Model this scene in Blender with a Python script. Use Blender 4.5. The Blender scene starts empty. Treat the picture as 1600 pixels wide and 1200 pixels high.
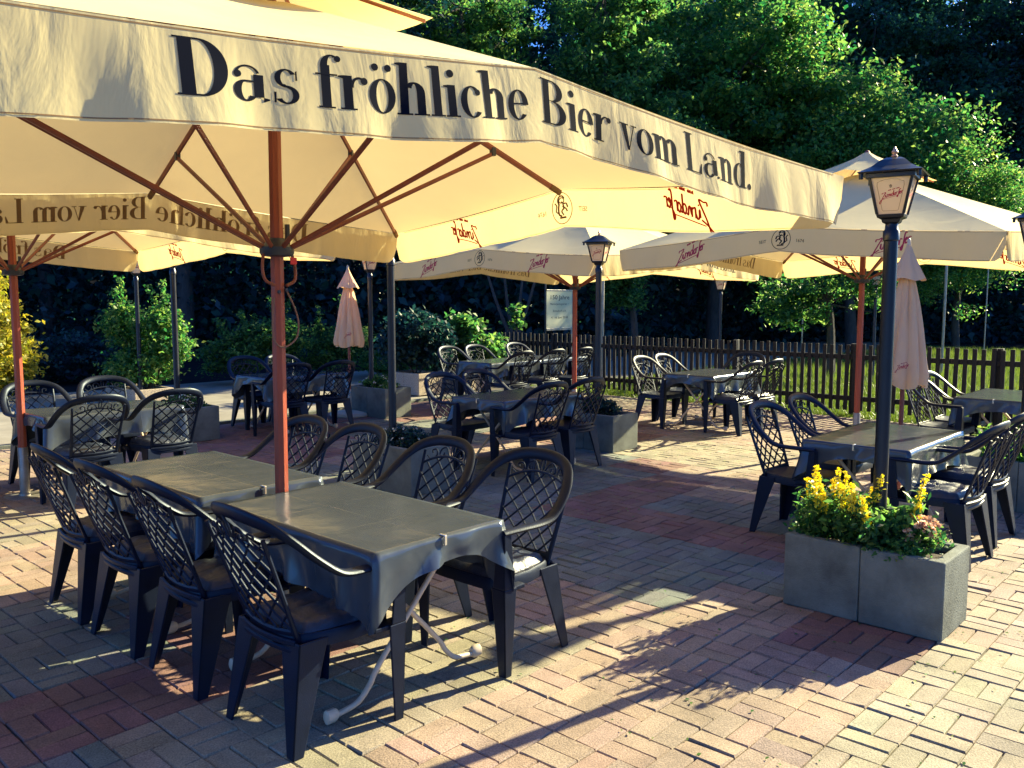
import bpy, math, random
import numpy as np
from mathutils import Vector, Matrix
R = math.radians
rnd = random.Random(7)
sc = bpy.context.scene
COL = sc.collection
# ------------------------------------------------------------ camera, world, sun, exposure
cam = bpy.data.cameras.new("camera"); camo = bpy.data.objects.new("camera", cam); COL.objects.link(camo)
cam.sensor_width = 36; cam.lens = 36 * 1339 / 1600; cam.clip_end = 600
camo.location = (0, 0, 1.65); camo.rotation_euler = (R(90 - 5.58), R(-.04), 0)
sc.camera = camo
w = bpy.data.worlds.new("World"); sc.world = w; w.use_nodes = True
wn = w.node_tree.nodes; wl = w.node_tree.links
sky = wn.new("ShaderNodeTexSky"); sky.sky_type = 'NISHITA'; sky.sun_disc = False
sky.sun_elevation = R(25); sky.sun_rotation = R(55); sky.ozone_density = 3.0; sky.air_density = 1.0; sky.dust_density = .6
bg = wn["Background"]; bg.inputs[1].default_value = 0.070
tint = wn.new("ShaderNodeMix"); tint.data_type = 'RGBA'; tint.blend_type = 'MULTIPLY'; tint.inputs[0].default_value = 1
tint.inputs[7].default_value = (.24, .50, 1.0, 1); wl.new(sky.outputs[0], tint.inputs[6]); wl.new(tint.outputs[2], bg.inputs[0])
sd = bpy.data.lights.new("sun", 'SUN'); sd.energy = 5.0; sd.angle = R(.5); sd.color = (1.0, .88, .52)
so = bpy.data.objects.new("sun", sd); COL.objects.link(so)
SUN = Vector((math.cos(R(35)) * math.cos(R(25)), math.sin(R(35)) * math.cos(R(25)), math.sin(R(25))))
so.rotation_euler = SUN.to_track_quat('Z', 'Y').to_euler(); so.location = (20, 15, 15)
sc.view_settings.view_transform = 'Standard'; sc.view_settings.look = 'None'
sc.view_settings.exposure = 2.02; sc.view_settings.gamma = 1
sc.cycles.max_bounces = 7; sc.cycles.diffuse_bounces = 4; sc.cycles.transparent_max_bounces = 6; sc.cycles.use_denoising = True
sc.cycles.sample_clamp_indirect = 4
# ------------------------------------------------------------ helpers
AZ = .8251; E2 = (math.cos(AZ), math.sin(AZ)); G2 = (-E2[1], E2[0])
def W(a, b, z=0): return Vector((a * E2[0] + b * G2[0], a * E2[1] + b * G2[1], z))
def face(kind):  # rotation about z so local +Y looks along the named terrace axis
    return {'+a': AZ - math.pi / 2, '-a': AZ + math.pi / 2, '+b': AZ, '-b': AZ + math.pi}[kind]
def tag(o, label=None, cat=None, group=None, kind=None):
    if label: o['label'] = label
    if cat: o['category'] = cat
    if group: o['group'] = group
    if kind: o['kind'] = kind
    return o
def empty(name, loc=(0, 0, 0), rz=0):
    o = bpy.data.objects.new(name, None); o.empty_display_size = .1
    o.location = loc; o.rotation_euler = (0, 0, rz); COL.objects.link(o); return o
def copy_tree(o, parent=None):
    c = o.copy(); COL.objects.link(c); c.parent = parent
    for ch in list(o.children): copy_tree(ch, c)
    return c
class MB:
    def __init__(s): s.v = []; s.f = []; s.m = []
    def add(s, vs, fs, mi=0):
        n = len(s.v); s.v += [tuple(v) for v in vs]; s.f += [tuple(i + n for i in f) for f in fs]; s.m += [mi] * len(fs)
    def box(s, c, d, mi=0, rot=None):
        x, y, z = d[0] / 2, d[1] / 2, d[2] / 2
        vs = [Vector((i, j, k)) for i in (-x, x) for j in (-y, y) for k in (-z, z)]
        if rot: vs = [rot @ v for v in vs]
        s.add([v + Vector(c) for v in vs], [(0, 1, 3, 2), (4, 6, 7, 5), (0, 4, 5, 1), (2, 3, 7, 6), (0, 2, 6, 4), (1, 5, 7, 3)], mi)
    def hexa(s, lo, hi, mi=0):  # two 4-loops
        s.add(list(lo) + list(hi), [(3, 2, 1, 0), (4, 5, 6, 7), (0, 1, 5, 4), (1, 2, 6, 5), (2, 3, 7, 6), (3, 0, 4, 7)], mi)
    def sweep(s, pts, ns, wd, th, mi=0, seg=10, cap=True):  # elliptical profile; ns = thickness direction
        pts = [Vector(p) for p in pts]; rings = []
        for i, p in enumerate(pts):
            t = (pts[min(i + 1, len(pts) - 1)] - pts[max(i - 1, 0)]).normalized()
            n = Vector(ns[i]); n = (n - t * n.dot(t)).normalized(); b = t.cross(n)
            ww = wd[i] if hasattr(wd, '__len__') else wd; hh = th[i] if hasattr(th, '__len__') else th
            rings.append([p + b * (ww / 2 * math.cos(2 * math.pi * k / seg)) + n * (hh / 2 * math.sin(2 * math.pi * k / seg)) for k in range(seg)])
        n0 = len(s.v)
        for r in rings: s.v += [tuple(v) for v in r]
        for i in range(len(rings) - 1):
            for k in range(seg):
                a = n0 + i * seg + k; b2 = n0 + i * seg + (k + 1) % seg
                s.f.append((a, b2, b2 + seg, a + seg)); s.m.append(mi)
        if cap:
            s.f.append(tuple(n0 + k for k in reversed(range(seg)))); s.m.append(mi)
            e = n0 + (len(rings) - 1) * seg
            s.f.append(tuple(e + k for k in range(seg))); s.m.append(mi)
    def tube(s, pts, r, mi=0, seg=8, cap=True):
        pts = [Vector(p) for p in pts]; t = (pts[-1] - pts[0])
        n = Vector((0, 0, 1)) if abs(t.normalized().z) < .9 else Vector((0, 1, 0))
        if len(pts) > 2:
            c = (pts[1] - pts[0]).cross(pts[-1] - pts[-2])
            if c.length > 1e-5: n = c
        rr = [2 * x for x in r] if hasattr(r, '__len__') else 2 * r
        s.sweep(pts, [n] * len(pts), rr, rr, mi, seg, cap)
    def lathe(s, prof, c=(0, 0, 0), seg=16, mi=0, cap=True, sq=False):
        n0 = len(s.v); k0 = math.pi / seg if sq else 0
        for r, z in prof:
            for k in range(seg):
                a = 2 * math.pi * k / seg + k0
                s.v.append((c[0] + r * math.cos(a), c[1] + r * math.sin(a), c[2] + z))
        for i in range(len(prof) - 1):
            for k in range(seg):
                a = n0 + i * seg + k; b2 = n0 + i * seg + (k + 1) % seg
                s.f.append((a, b2, b2 + seg, a + seg)); s.m.append(mi)
        if cap:
            s.f.append(tuple(n0 + k for k in reversed(range(seg)))); s.m.append(mi)
            e = n0 + (len(prof) - 1) * seg
            s.f.append(tuple(e + k for k in range(seg))); s.m.append(mi)
    def build(s, name, mats, parent=None, smooth=False, bevel=0, angle=40):
        me = bpy.data.meshes.new(name); me.from_pydata(s.v, [], s.f); 
        if not isinstance(mats, (list, tuple)): mats = [mats]
        for m in mats: me.materials.append(m)
        if len(mats) > 1: me.polygons.foreach_set("material_index", s.m)
        if smooth:
            me.polygons.foreach_set("use_smooth", [True] * len(me.polygons))
            if angle < 180: me.set_sharp_from_angle(angle=R(angle))
        me.update()
        o = bpy.data.objects.new(name, me); COL.objects.link(o); o.parent = parent
        if bevel:
            b = o.modifiers.new("bevel", 'BEVEL'); b.width = bevel; b.segments = 2; b.limit_method = 'ANGLE'; b.angle_limit = R(40)
        return o
def cat(pts, n=6):
    pts = [Vector(p) for p in pts]; out = []
    P = [pts[0] * 2 - pts[1]] + pts + [pts[-1] * 2 - pts[-2]]
    for i in range(1, len(P) - 2):
        for k in range(n):
            t = k / n; a, b, c, d = P[i - 1:i + 3]
            out.append(.5 * ((2 * b) + (c - a) * t + (2 * a - 5 * b + 4 * c - d) * t * t + (3 * b - a - 3 * c + d) * t ** 3))
    out.append(pts[-1]); return out
# ------------------------------------------------------------ materials
def lin(c): return tuple((x / 12.92 if x <= .04045 else ((x + .055) / 1.055) ** 2.4) for x in c)
def mat(name, col, rough=.6, var=0, scale=8, bump=0, bscale=60, metal=0, spec=.5, var2=None, stretch=None, sheen=0, coat=0):
    m = bpy.data.materials.new(name); m.use_nodes = True; nt = m.node_tree; N = nt.nodes; L = nt.links
    p = N["Principled BSDF"]; p.inputs["Roughness"].default_value = rough; p.inputs["Metallic"].default_value = metal
    p.inputs["Specular IOR Level"].default_value = spec; p.inputs["Base Color"].default_value = (*col, 1)
    if coat: p.inputs["Coat Weight"].default_value = coat
    tc = N.new("ShaderNodeTexCoord"); mp = N.new("ShaderNodeMapping"); L.new(tc.outputs["Object"], mp.inputs[0])
    if stretch: mp.inputs["Scale"].default_value = stretch
    if var or var2:
        n = N.new("ShaderNodeTexNoise"); n.inputs["Scale"].default_value = scale; n.inputs["Detail"].default_value = 6; n.inputs["Roughness"].default_value = .65
        L.new(mp.outputs[0], n.inputs[0]); mr = N.new("ShaderNodeMapRange"); mr.inputs[1].default_value = .3; mr.inputs[2].default_value = .7
        L.new(n.outputs[0], mr.inputs[0]); mx = N.new("ShaderNodeMix"); mx.data_type = 'RGBA'; L.new(mr.outputs[0], mx.inputs[0])
        c2 = var2 if var2 else tuple(min(1, x * (1 + var)) for x in col); c1 = tuple(x * (1 - var) for x in col) if not var2 else col
        mx.inputs[6].default_value = (*c1, 1); mx.inputs[7].default_value = (*c2, 1); L.new(mx.outputs[2], p.inputs["Base Color"])
        r2 = N.new("ShaderNodeMapRange"); r2.inputs[3].default_value = rough * .8; r2.inputs[4].default_value = min(1, rough * 1.2)
        L.new(n.outputs[0], r2.inputs[0]); L.new(r2.outputs[0], p.inputs["Roughness"])
    if bump:
        nb = N.new("ShaderNodeTexNoise"); nb.inputs["Scale"].default_value = bscale; nb.inputs["Detail"].default_value = 4; L.new(mp.outputs[0], nb.inputs[0])
        bu = N.new("ShaderNodeBump"); bu.inputs["Strength"].default_value = bump; bu.inputs["Distance"].default_value = .01
        L.new(nb.outputs[0], bu.inputs["Height"]); L.new(bu.outputs[0], p.inputs["Normal"])
    m.diffuse_color = (*col, 1); return m
def leafmat(name, cols, trans=.58):
    m = bpy.data.materials.new(name); m.use_nodes = True; N = m.node_tree.nodes; L = m.node_tree.links
    p = N["Principled BSDF"]; p.inputs["Roughness"].default_value = .45; p.inputs["Specular IOR Level"].default_value = .35
    g = N.new("ShaderNodeNewGeometry"); cr = N.new("ShaderNodeValToRGB"); L.new(g.outputs["Random Per Island"], cr.inputs[0])
    e = cr.color_ramp.elements; e[0].color = (*cols[0], 1); e[1].color = (*cols[-1], 1)
    for i, c in enumerate(cols[1:-1]): x = e.new((i + 1) / (len(cols) - 1)); x.color = (*c, 1)
    L.new(cr.outputs[0], p.inputs["Base Color"])
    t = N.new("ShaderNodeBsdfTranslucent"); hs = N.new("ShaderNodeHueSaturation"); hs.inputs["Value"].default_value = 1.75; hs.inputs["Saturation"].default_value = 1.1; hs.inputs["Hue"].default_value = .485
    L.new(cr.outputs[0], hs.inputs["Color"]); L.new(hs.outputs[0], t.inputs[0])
    ms = N.new("ShaderNodeMixShader"); ms.inputs[0].default_value = trans; L.new(p.outputs[0], ms.inputs[1]); L.new(t.outputs[0], ms.inputs[2])
    L.new(ms.outputs[0], N["Material Output"].inputs[0]); return m
def fabric(name, col, tcol, trans=.5, bump=.25, stretch=(1, 1, 1), bscale=9):
    m = bpy.data.materials.new(name); m.use_nodes = True; N = m.node_tree.nodes; L = m.node_tree.links
    p = N["Principled BSDF"]; p.inputs["Base Color"].default_value = (*col, 1); p.inputs["Roughness"].default_value = .8; p.inputs["Specular IOR Level"].default_value = .2
    t = N.new("ShaderNodeBsdfTranslucent"); t.inputs[0].default_value = (*tcol, 1)
    tc = N.new("ShaderNodeTexCoord"); mp = N.new("ShaderNodeMapping"); mp.inputs["Scale"].default_value = stretch; L.new(tc.outputs["Object"], mp.inputs[0])
    n = N.new("ShaderNodeTexNoise"); n.inputs["Scale"].default_value = bscale; n.inputs["Detail"].default_value = 5; n.inputs["Distortion"].default_value = .6; L.new(mp.outputs[0], n.inputs[0])
    b = N.new("ShaderNodeBump"); b.inputs["Strength"].default_value = bump; b.inputs["Distance"].default_value = .03; L.new(n.outputs[0], b.inputs["Height"])
    L.new(b.outputs[0], p.inputs["Normal"]); L.new(b.outputs[0], t.inputs["Normal"])
    n2 = N.new("ShaderNodeTexNoise"); n2.inputs["Scale"].default_value = 1.7; n2.inputs["Detail"].default_value = 7; L.new(tc.outputs["Object"], n2.inputs[0])
    mr = N.new("ShaderNodeMapRange"); mr.inputs[1].default_value = .35; mr.inputs[2].default_value = .7; L.new(n2.outputs[0], mr.inputs[0])
    mx = N.new("ShaderNodeMix"); mx.data_type = 'RGBA'; mx.inputs[6].default_value = (*[c * .9 for c in col], 1); mx.inputs[7].default_value = (*col, 1)
    L.new(mr.outputs[0], mx.inputs[0]); L.new(mx.outputs[2], p.inputs["Base Color"])
    ms = N.new("ShaderNodeMixShader"); ms.inputs[0].default_value = trans; L.new(p.outputs[0], ms.inputs[1]); L.new(t.outputs[0], ms.inputs[2])
    L.new(ms.outputs[0], N["Material Output"].inputs[0]); return m
M = {}
M['resin'] = mat("dark_resin", (.0014, .0044, .020), .45, .25, 14, .12, 260, spec=.35)
M['resin'].node_tree.nodes['Principled BSDF'].inputs['Specular Tint'].default_value = (.62, .80, 1, 1)
M['cushion'] = mat("cushion_cloth", (.020, .030, .055), .42, .4, 30, .3, 60)
M['cream_metal'] = mat("cream_painted_steel", (.66, .53, .38), .4, .12, 12, .05, 80)
M['board'] = mat("table_board", (.35, .33, .28), .5, .1)
M['wood'] = mat("red_brown_wood", (.30, .060, .030), .38, .35, 5, .25, 40, stretch=(6, 6, .5))
M['ribwood'] = mat("rib_wood", (.22, .055, .035), .45, .3, 8, .2, 60)
M['sleeve'] = mat("galvanised_sleeve", (.30, .28, .25), .42, .25, 10, metal=.6)
M['darkmetal'] = mat("dark_fitting", (.03, .035, .06), .4, .2)
M['black_paint'] = mat("black_paint", (.0014, .0036, .013), .35, .3, 10, .08, 90)
M['concrete'] = mat("grey_concrete", (.150, .165, .145), .88, .38, 4, .45, 120, spec=.2)
M['soil'] = mat("soil", (.035, .024, .017), .95, .4, 20, .8, 40)
M['aggregate'] = mat("exposed_aggregate", (.16, .12, .09), .8, scale=70, var2=(.62, .52, .40), bump=.8, bscale=70)
M['brass'] = mat("copper_finial", (.60, .38, .26), .35, .3, metal=.6)
M['glass_white'] = fabric("milk_glass", (.90, .80, .62), (.98, .86, .64), .55, 0)
M['ink'] = mat("black_print", (.004, .006, .014), .95, spec=.08)
M['inkback'] = fabric("print_showing_through", (.30, .20, .12), (.50, .34, .20), .5, .1)
M['red'] = mat("red_print", (.42, .012, .05), .7)
M['redback'] = fabric("red_print_showing_through", (.62, .05, .025), (.95, .12, .05), .5, .1)
M['gold'] = mat("gold_line", (.42, .30, .14), .6)
M['clip'] = mat("steel_clip", (.75, .70, .60), .25, .1, metal=.7)
M['redtag'] = mat("red_plastic_tag", (.60, .03, .03), .4)
M['cord'] = mat("cord", (.20, .11, .09), .8)
M['picket'] = mat("dark_stained_wood", (.0030, .0036, .009), .7, .5, 10, .4, 50, stretch=(1, 1, .3))
M['stone'] = mat("base_stone", (.55, .48, .36), .7, .15)
M['signface'] = fabric("sign_face", (.85, .84, .60), (.98, .96, .62), .4, 0)
M['bark'] = mat("bark", (.055, .045, .040), .9, .5, 14, .8, 30, stretch=(1, 1, .3))
M['stem'] = mat("green_stem", (.05, .09, .03), .6, .3)
M['canopy'] = fabric("canopy_cloth", (.92, .78, .41), (.80, .60, .32), .24, .18, bscale=3)
M['valance'] = fabric("valance_cloth", (.92, .77, .39), (.87, .64, .32), .32, .30, (1, 1, .35), 7)
M['pink_cloth'] = fabric("folded_parasol_cloth", (.90, .65, .41), (.95, .60, .32), .30, .4, (1, 1, .3), 9)
M['leaf'] = leafmat("leaf_green", [(.013, .055, .032), (.038, .125, .045), (.085, .205, .055), (.17, .27, .08)])
M['leafshade'] = leafmat("leaf_shade", [(.008, .030, .045), (.014, .050, .055), (.024, .080, .055)], .3)  # shade of the wood put into the leaf colour, darkened towards navy
M['leafyellow'] = leafmat("leaf_yellow", [(.14, .19, .03), (.32, .31, .04), (.50, .43, .08)], .4)
M['leafwarm'] = leafmat("leaf_warm", [(.015, .085, .040), (.045, .16, .050), (.10, .235, .060), (.20, .28, .08)])
M['leafmid'] = leafmat("leaf_shade_lifted", [(.014, .055, .052), (.030, .10, .066), (.055, .15, .07)], .45)  # lighter copy of the dark leaf, extra light put into its colour
M['flower'] = leafmat("yellow_flower", [(.70, .60, .03), (.88, .80, .10)], .3)
M['pinkflower'] = leafmat("faded_pink_flower", [(.55, .28, .18), (.75, .5, .33), (.5, .4, .25)], .3)
M['whiteflower'] = leafmat("white_flower", [(.6, .6, .5), (.8, .8, .7)], .3)
M['grass'] = leafmat("grass_blades", [(.05, .10, .02), (.10, .16, .03), (.14, .20, .04)], .3)
def mat_vinyl():
    m = mat("dark_vinyl_cloth", (.050, .060, .078), .20, .10, 3, spec=.6)
    N = m.node_tree.nodes; L = m.node_tree.links; p = N["Principled BSDF"]; p.inputs["Specular Tint"].default_value = (.60, .80, 1, 1)
    tc = N.new("ShaderNodeTexCoord"); dn = N.new("ShaderNodeTexNoise"); dn.inputs["Scale"].default_value = 3; L.new(tc.outputs["Object"], dn.inputs[0])
    mxv = N.new("ShaderNodeMix"); mxv.data_type = 'VECTOR'; mxv.inputs[0].default_value = .22; L.new(tc.outputs["Object"], mxv.inputs[4]); L.new(dn.outputs[1], mxv.inputs[5])
    last = None
    for sc_, k in ((3.5, 1.0), (8, .45), (17, .18)):
        v = N.new("ShaderNodeTexVoronoi"); v.inputs["Scale"].default_value = sc_; L.new(mxv.outputs[1], v.inputs[0])
        mu = N.new("ShaderNodeMath"); mu.operation = 'MULTIPLY'; mu.inputs[1].default_value = k; L.new(v.outputs[0], mu.inputs[0])
        if last:
            ad = N.new("ShaderNodeMath"); ad.operation = 'ADD'; L.new(last.outputs[0], ad.inputs[0]); L.new(mu.outputs[0], ad.inputs[1]); last = ad
        else: last = mu
    mx2 = N.new("ShaderNodeMix"); mx2.data_type = 'VECTOR'; mx2.inputs[0].default_value = .03; L.new(tc.outputs["Object"], mx2.inputs[4]); L.new(dn.outputs[1], mx2.inputs[5])
    sx = N.new("ShaderNodeSeparateXYZ"); L.new(mx2.outputs[1], sx.inputs[0])
    for ax, off in (("X", .004), ("Y", -.20), ("Y", .19)):   # folding creases left from the packet
        o_ = N.new("ShaderNodeMath"); o_.operation = 'ADD'; o_.inputs[1].default_value = off; L.new(sx.outputs[ax], o_.inputs[0])
        q_ = N.new("ShaderNodeMath"); q_.operation = 'ABSOLUTE'; L.new(o_.outputs[0], q_.inputs[0])
        r_ = N.new("ShaderNodeMapRange"); r_.inputs[1].default_value = 0; r_.inputs[2].default_value = .006; r_.inputs[3].default_value = .12; r_.inputs[4].default_value = 0; L.new(q_.outputs[0], r_.inputs[0])
        ad = N.new("ShaderNodeMath"); ad.operation = 'ADD'; L.new(last.outputs[0], ad.inputs[0]); L.new(r_.outputs[0], ad.inputs[1]); last = ad
    bu = N.new("ShaderNodeBump"); bu.inputs["Strength"].default_value = .26; bu.inputs["Distance"].default_value = .016; L.new(last.outputs[0], bu.inputs["Height"]); L.new(bu.outputs[0], p.inputs["Normal"])
    return m
M['vinyl'] = mat_vinyl()
# ------------------------------------------------------------ lettering (own stroke glyphs)
def ring(cx, cy, rx, ry, t, h, a0=0, a1=360, n=28, taper=False):
    out = []
    for i in range(n):
        q = []
        for a in (a0 + (a1 - a0) * i / n, a0 + (a1 - a0) * (i + 1) / n):
            c, s = math.cos(R(a)), math.sin(R(a))
            q.append(((cx + rx * c, cy + ry * s), (cx + (rx - t) * c, cy + (ry - h) * s)))
        out.append([q[0][0], q[1][0], q[1][1], q[0][1]])
    return out
def rect(x0, y0, x1, y1): return [[(x0, y0), (x1, y0), (x1, y1), (x0, y1)]]
def disc(cx, cy, r): return ring(cx, cy, r, r, r, r, n=12)
TH, HL = .166, .030
def stem(x, y0, y1, top=True, bot=True, w=TH, flag=False):
    o = rect(x, y0, x + w, y1)
    if bot: o += rect(x - .07, y0 - .001, x + w + .07, y0 + HL)
    if top: o += rect(x - .07, y1 - HL, x + w + .07, y1 + .001)
    if flag: o += [[(x - .09, y1 - .04), (x, y1 - .06), (x + .01, y1), (x - .09, y1 - .015)]]
    return o
X = .64
def arch(x, w, top=X, bot=0):  # n-shape from a stem at x
    return ring(x + w / 2, top - .21, w / 2, .21, TH, HL + .01, 0, 150, 16) + stem(x + w - TH, bot, top - .2, False, True)
def G(ch):
    if ch == 'D': return stem(.06, 0, 1, w=.21) + ring(.36, .5, .43, .5, .22, HL, -90, 90, 24) + rect(.15, 0, .37, HL) + rect(.15, 1 - HL, .37, 1), .84
    if ch == 'B': return stem(.06, 0, 1) + ring(.34, .27, .34, .27, .18, HL, -90, 90, 20) + ring(.32, .765, .29, .235, .165, HL, -90, 90, 20) + rect(.15, 0, .35, HL) + rect(.15, .53, .35, .545) + rect(.15, 1 - HL, .35, 1), .74
    if ch == 'L': return stem(.06, 0, 1) + rect(.15, 0, .62, HL) + [[(.52, HL), (.62, HL), (.64, .28), (.61, .28)]], .70
    if ch == 'a': return ring(.26, .44, .22, .20, .05, .03, 20, 180, 14) + disc(.10, .47, .065) + rect(.36, .08, .36 + TH, .48) + ring(.22, .18, .20, .19, .13, .03, 90, 330, 20) + rect(.2, .34, .38, .37) + [[(.36 + TH - .01, .0), (.36 + TH + .09, .035), (.36 + TH + .09, .06), (.36 + TH - .01, .08)]], .66
    if ch == 's': return ring(.24, .47, .19, .17, .10, .03, 30, 270, 18) + ring(.24, .17, .21, .17, .11, .03, -150, 90, 18) + [[(.40, .44), (.43, .44), (.43, .62), (.40, .60)]] + [[(.03, .02), (.06, .02), (.07, .21), (.03, .21)]] + [[(.13, .36), (.24, .30), (.34, .25), (.22, .36)]], .50
    if ch == 'f': return stem(.10, 0, .80, False, True) + ring(.30, .78, .20, .22, .13, .03, 60, 180, 14) + disc(.42, .93, .06) + rect(0, X - .03, .40, X), .44
    if ch == 'r': return stem(.06, 0, X, False, True, flag=True) + ring(.36, .42, .17, .21, .06, .04, 60, 180, 10) + disc(.46, .56, .07), .54
    if ch in 'oö':
        o = ring(.28, .32, .27, .33, .145, .025)
        if ch == 'ö': o += disc(.15, .86, .07) + disc(.41, .86, .07)
        return o, .58
    if ch == 'h': return stem(.06, 0, 1, False, True, flag=True) + arch(.12, .44), .66
    if ch == 'n': return stem(.06, 0, X, False, True, flag=True) + arch(.12, .44), .66
    if ch == 'm': return stem(.06, 0, X, False, True, flag=True) + arch(.12, .42) + arch(.45, .42), .97
    if ch == 'l': return stem(.07, 0, 1, False, True, flag=True), .32
    if ch == 'i': return stem(.07, 0, X, False, True, flag=True) + disc(.15, .87, .08), .32
    if ch == 'c': return ring(.27, .32, .25, .33, .14, .03, 50, 320, 22) + disc(.41, .52, .065), .50
    if ch == 'e': return ring(.27, .32, .25, .33, .14, .03, 0, 320, 24) + rect(.10, .33, .52, .36), .55
    if ch == 'd': return ring(.28, .32, .25, .33, .14, .03, 30, 330, 22) + rect(.36, 0, .36 + TH, 1) + rect(.50, 0, .60, HL) + [[(.27, .96), (.36, .94), (.37, 1), (.27, .985)]], .64
    if ch == 'v': return [[(.06, X), (.23, X), (.33, 0), (.27, 0)], [(.46, X), (.49, X), (.32, 0), (.29, 0)]] + rect(0, X - HL, .30, X) + rect(.38, X - HL, .56, X), .54
    if ch == '.': return disc(.10, .075, .085), .24
    return [], .26
def textquads(s):
    x = 0; out = []
    for ch in s:
        q, adv = G(ch); out += [[(px + x, py) for px, py in k] for k in q]; x += adv
    return out, x
def ribbon(pts, wd, closed=False, n=5):
    p = [Vector((a, b, 0)) for a, b in pts]; p = cat(p, n) if n > 1 else p; out = []; L2 = []
    for i, q in enumerate(p):
        t = (p[min(i + 1, len(p) - 1)] - p[max(i - 1, 0)]).normalized(); nn = Vector((-t.y, t.x, 0))
        k = wd * (1.0 + .5 * abs(t.y)) / 2; L2.append((q + nn * k, q - nn * k))
    for a, b in zip(L2, L2[1:]): out.append([(a[0].x, a[0].y), (b[0].x, b[0].y), (b[1].x, b[1].y), (a[1].x, a[1].y)])
    return out
def script_logo():  # slanted handwriting of the brewery name, baseline rising
    S = []; wd = .088
    def st(dx, pts, w=wd): S.append(ribbon([(x + dx + .28 * y, y) for x, y in pts], w))
    st(0, [(.02, .80), (.10, .98), (.30, .95), (.62, 1.0), (.35, .55), (.0, .0), (-.25, -.5), (-.42, -.85), (-.62, -.85), (-.52, -.5), (-.1, -.2), (.4, .02)], .085)
    st(.48, [(0, .1), (.08, .5), (.08, .1), (.2, 0), (.3, .2)]); S.append([[(.78, .66), (.88, .66), (.88, .76), (.78, .76)]])
    st(.78, [(0, .0), (.06, .45), (.12, .52), (.26, .42)])
    st(1.02, [(.02, 0), (.08, .5), (.06, .1), (.2, .48), (.3, .4), (.3, .05), (.42, .1)])
    st(1.42, [(.34, .42), (.2, .52), (.06, .3), (.14, .02), (.3, .2), (.42, 1.0), (.34, .1), (.48, .08)])
    st(1.86, [(.2, .5), (.05, .3), (.12, .0), (.28, .14), (.26, .45), (.16, .48)])
    st(2.16, [(0, .0), (.06, .45), (.14, .52), (.28, .44)])
    st(2.42, [(.42, .9), (.34, 1.0), (.22, .8), (.12, .0), (.0, -.5), (-.08, -.3), (.2, .1)])
    st(2.66, [(.02, .25), (.2, .4), (.14, .52), (.03, .3), (.1, .02), (.28, .15)])
    st(2.94, [(.0, .0), (.06, .45), (.14, .52), (.30, .46)])
    st(0, [(.1, -.22), (1.2, -.2), (2.35, -.22)], .06)
    small = []
    for k, x in enumerate([1.0, 1.18, 1.32, 1.62, 1.76, 1.9, 2.2, 2.34, 2.48]):
        st(x, [(0, 1.16), (.05, 1.34), (.09, 1.18), (.13, 1.3)], .045)
    out = []
    for q in S: out += q
    th = R(17); c, s = math.cos(th), math.sin(th)
    return [[((x - 1.4) * c - (y - .3) * s, (x - 1.4) * s + (y - .3) * c) for x, y in k] for k in out]
LOGO = script_logo()
def emblem():
    q = ring(0, 0, .80, 1.0, .05, .05, n=30)
    q += ring(0.02, .48, .24, .20, .08, .07, n=12) + ribbon([(-.20, .60), (-.05, .75), (.2, .72), (.3, .5), (.24, .25)], .08)
    q += ribbon([(.05, .40), (-.12, .28), (-.35, .30), (-.45, .05)], .08) + ribbon([(.22, .3), (.30, 0), (.28, -.35), (.05, -.5)], .09)
    q += ribbon([(-.08, .25), (-.15, 0), (.05, -.2), (-.12, -.45)], .08) + ribbon([(.30, -.3), (.50, -.1), (.42, .2), (.55, .42)], .06)
    q += [[(-.35, -.62), (.25, -.62), (.28, -.5), (-.30, -.5)]] + ribbon([(-.02, .1), (-.3, -.02), (-.42, -.2)], .08)
    return q
EMB = emblem()
def font_tris(txt, size):  # built-in vector font to triangles in 2D, centred
    cu = bpy.data.curves.new("t", 'FONT'); cu.body = txt; cu.size = size; cu.align_x = 'CENTER'; cu.align_y = 'CENTER'; cu.resolution_u = 3
    o = bpy.data.objects.new("t", cu); COL.objects.link(o); bpy.context.view_layer.update()
    me = o.evaluated_get(bpy.context.evaluated_depsgraph_get()).to_mesh()
    v = [(p.co.x, p.co.y) for p in me.vertices]; out = [[v[i] for i in f.vertices] for f in me.polygons]
    bpy.data.objects.remove(o); bpy.data.curves.remove(cu); return out
SEIT = font_tris("SEIT", .042); YEAR = font_tris("1674", .042)
# ------------------------------------------------------------ paving, road, ground
def patch_color(a, b):
    P = [(1.84, 3.75, 0), (1.32, 3.6, 0), (.97, 3.41, 0), (2.4, 3.9, 0), (5.41, 3.84, 0), (8.82, 7.44, 0), (3.38, 1.67, 1), (4.53, 1.7, 0), (3.72, 2.05, 1), (3.52, 3.25, 1), (4.9, 1.59, 1), (10.55, 6.5, 1),
         (1.86, 5.39, 1), (1.79, 2.65, 2), (6.35, 5.03, 3), (4.2, 3.02, 3), (4.42, 2.61, 3), (3.73, .94, 2), (4.96, 1.09, 1), (2.22, 7.03, 2), (1.5, 4.4, 3), (2.6, 3.1, 2), (2.5, 2.2, 1), (1.2, 2.9, 3), (3.1, 4.8, 0),
         (4.6, 4.6, 3), (6.2, 2.9, 3), (5.2, 2.9, 0), (6.6, 4.1, 0), (7.3, 3.6, 1), (8.2, 4.5, 2), (7, 8, 3), (5, 8.4, 0), (3.4, 9, 1), (6.2, 7.2, 1), (8.7, 9.5, 0), (4.2, 6.5, 3), (9.5, 4, 1), (2.8, .6, 2), (.5, 5, 2), (11, 9, 2), (10, 3, 2), (6.4, .2, 2), (8, 2, 1), (3.0, 7.6, 1), (6, 10, 0)]
    return min(P, key=lambda q: (q[0] - a) ** 2 + (q[1] - b) ** 2 * 1.3)[2]
PAL = [(.215, .120, .100), (.315, .235, .18), (.30, .262, .19), (.165, .18, .155)]
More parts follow.
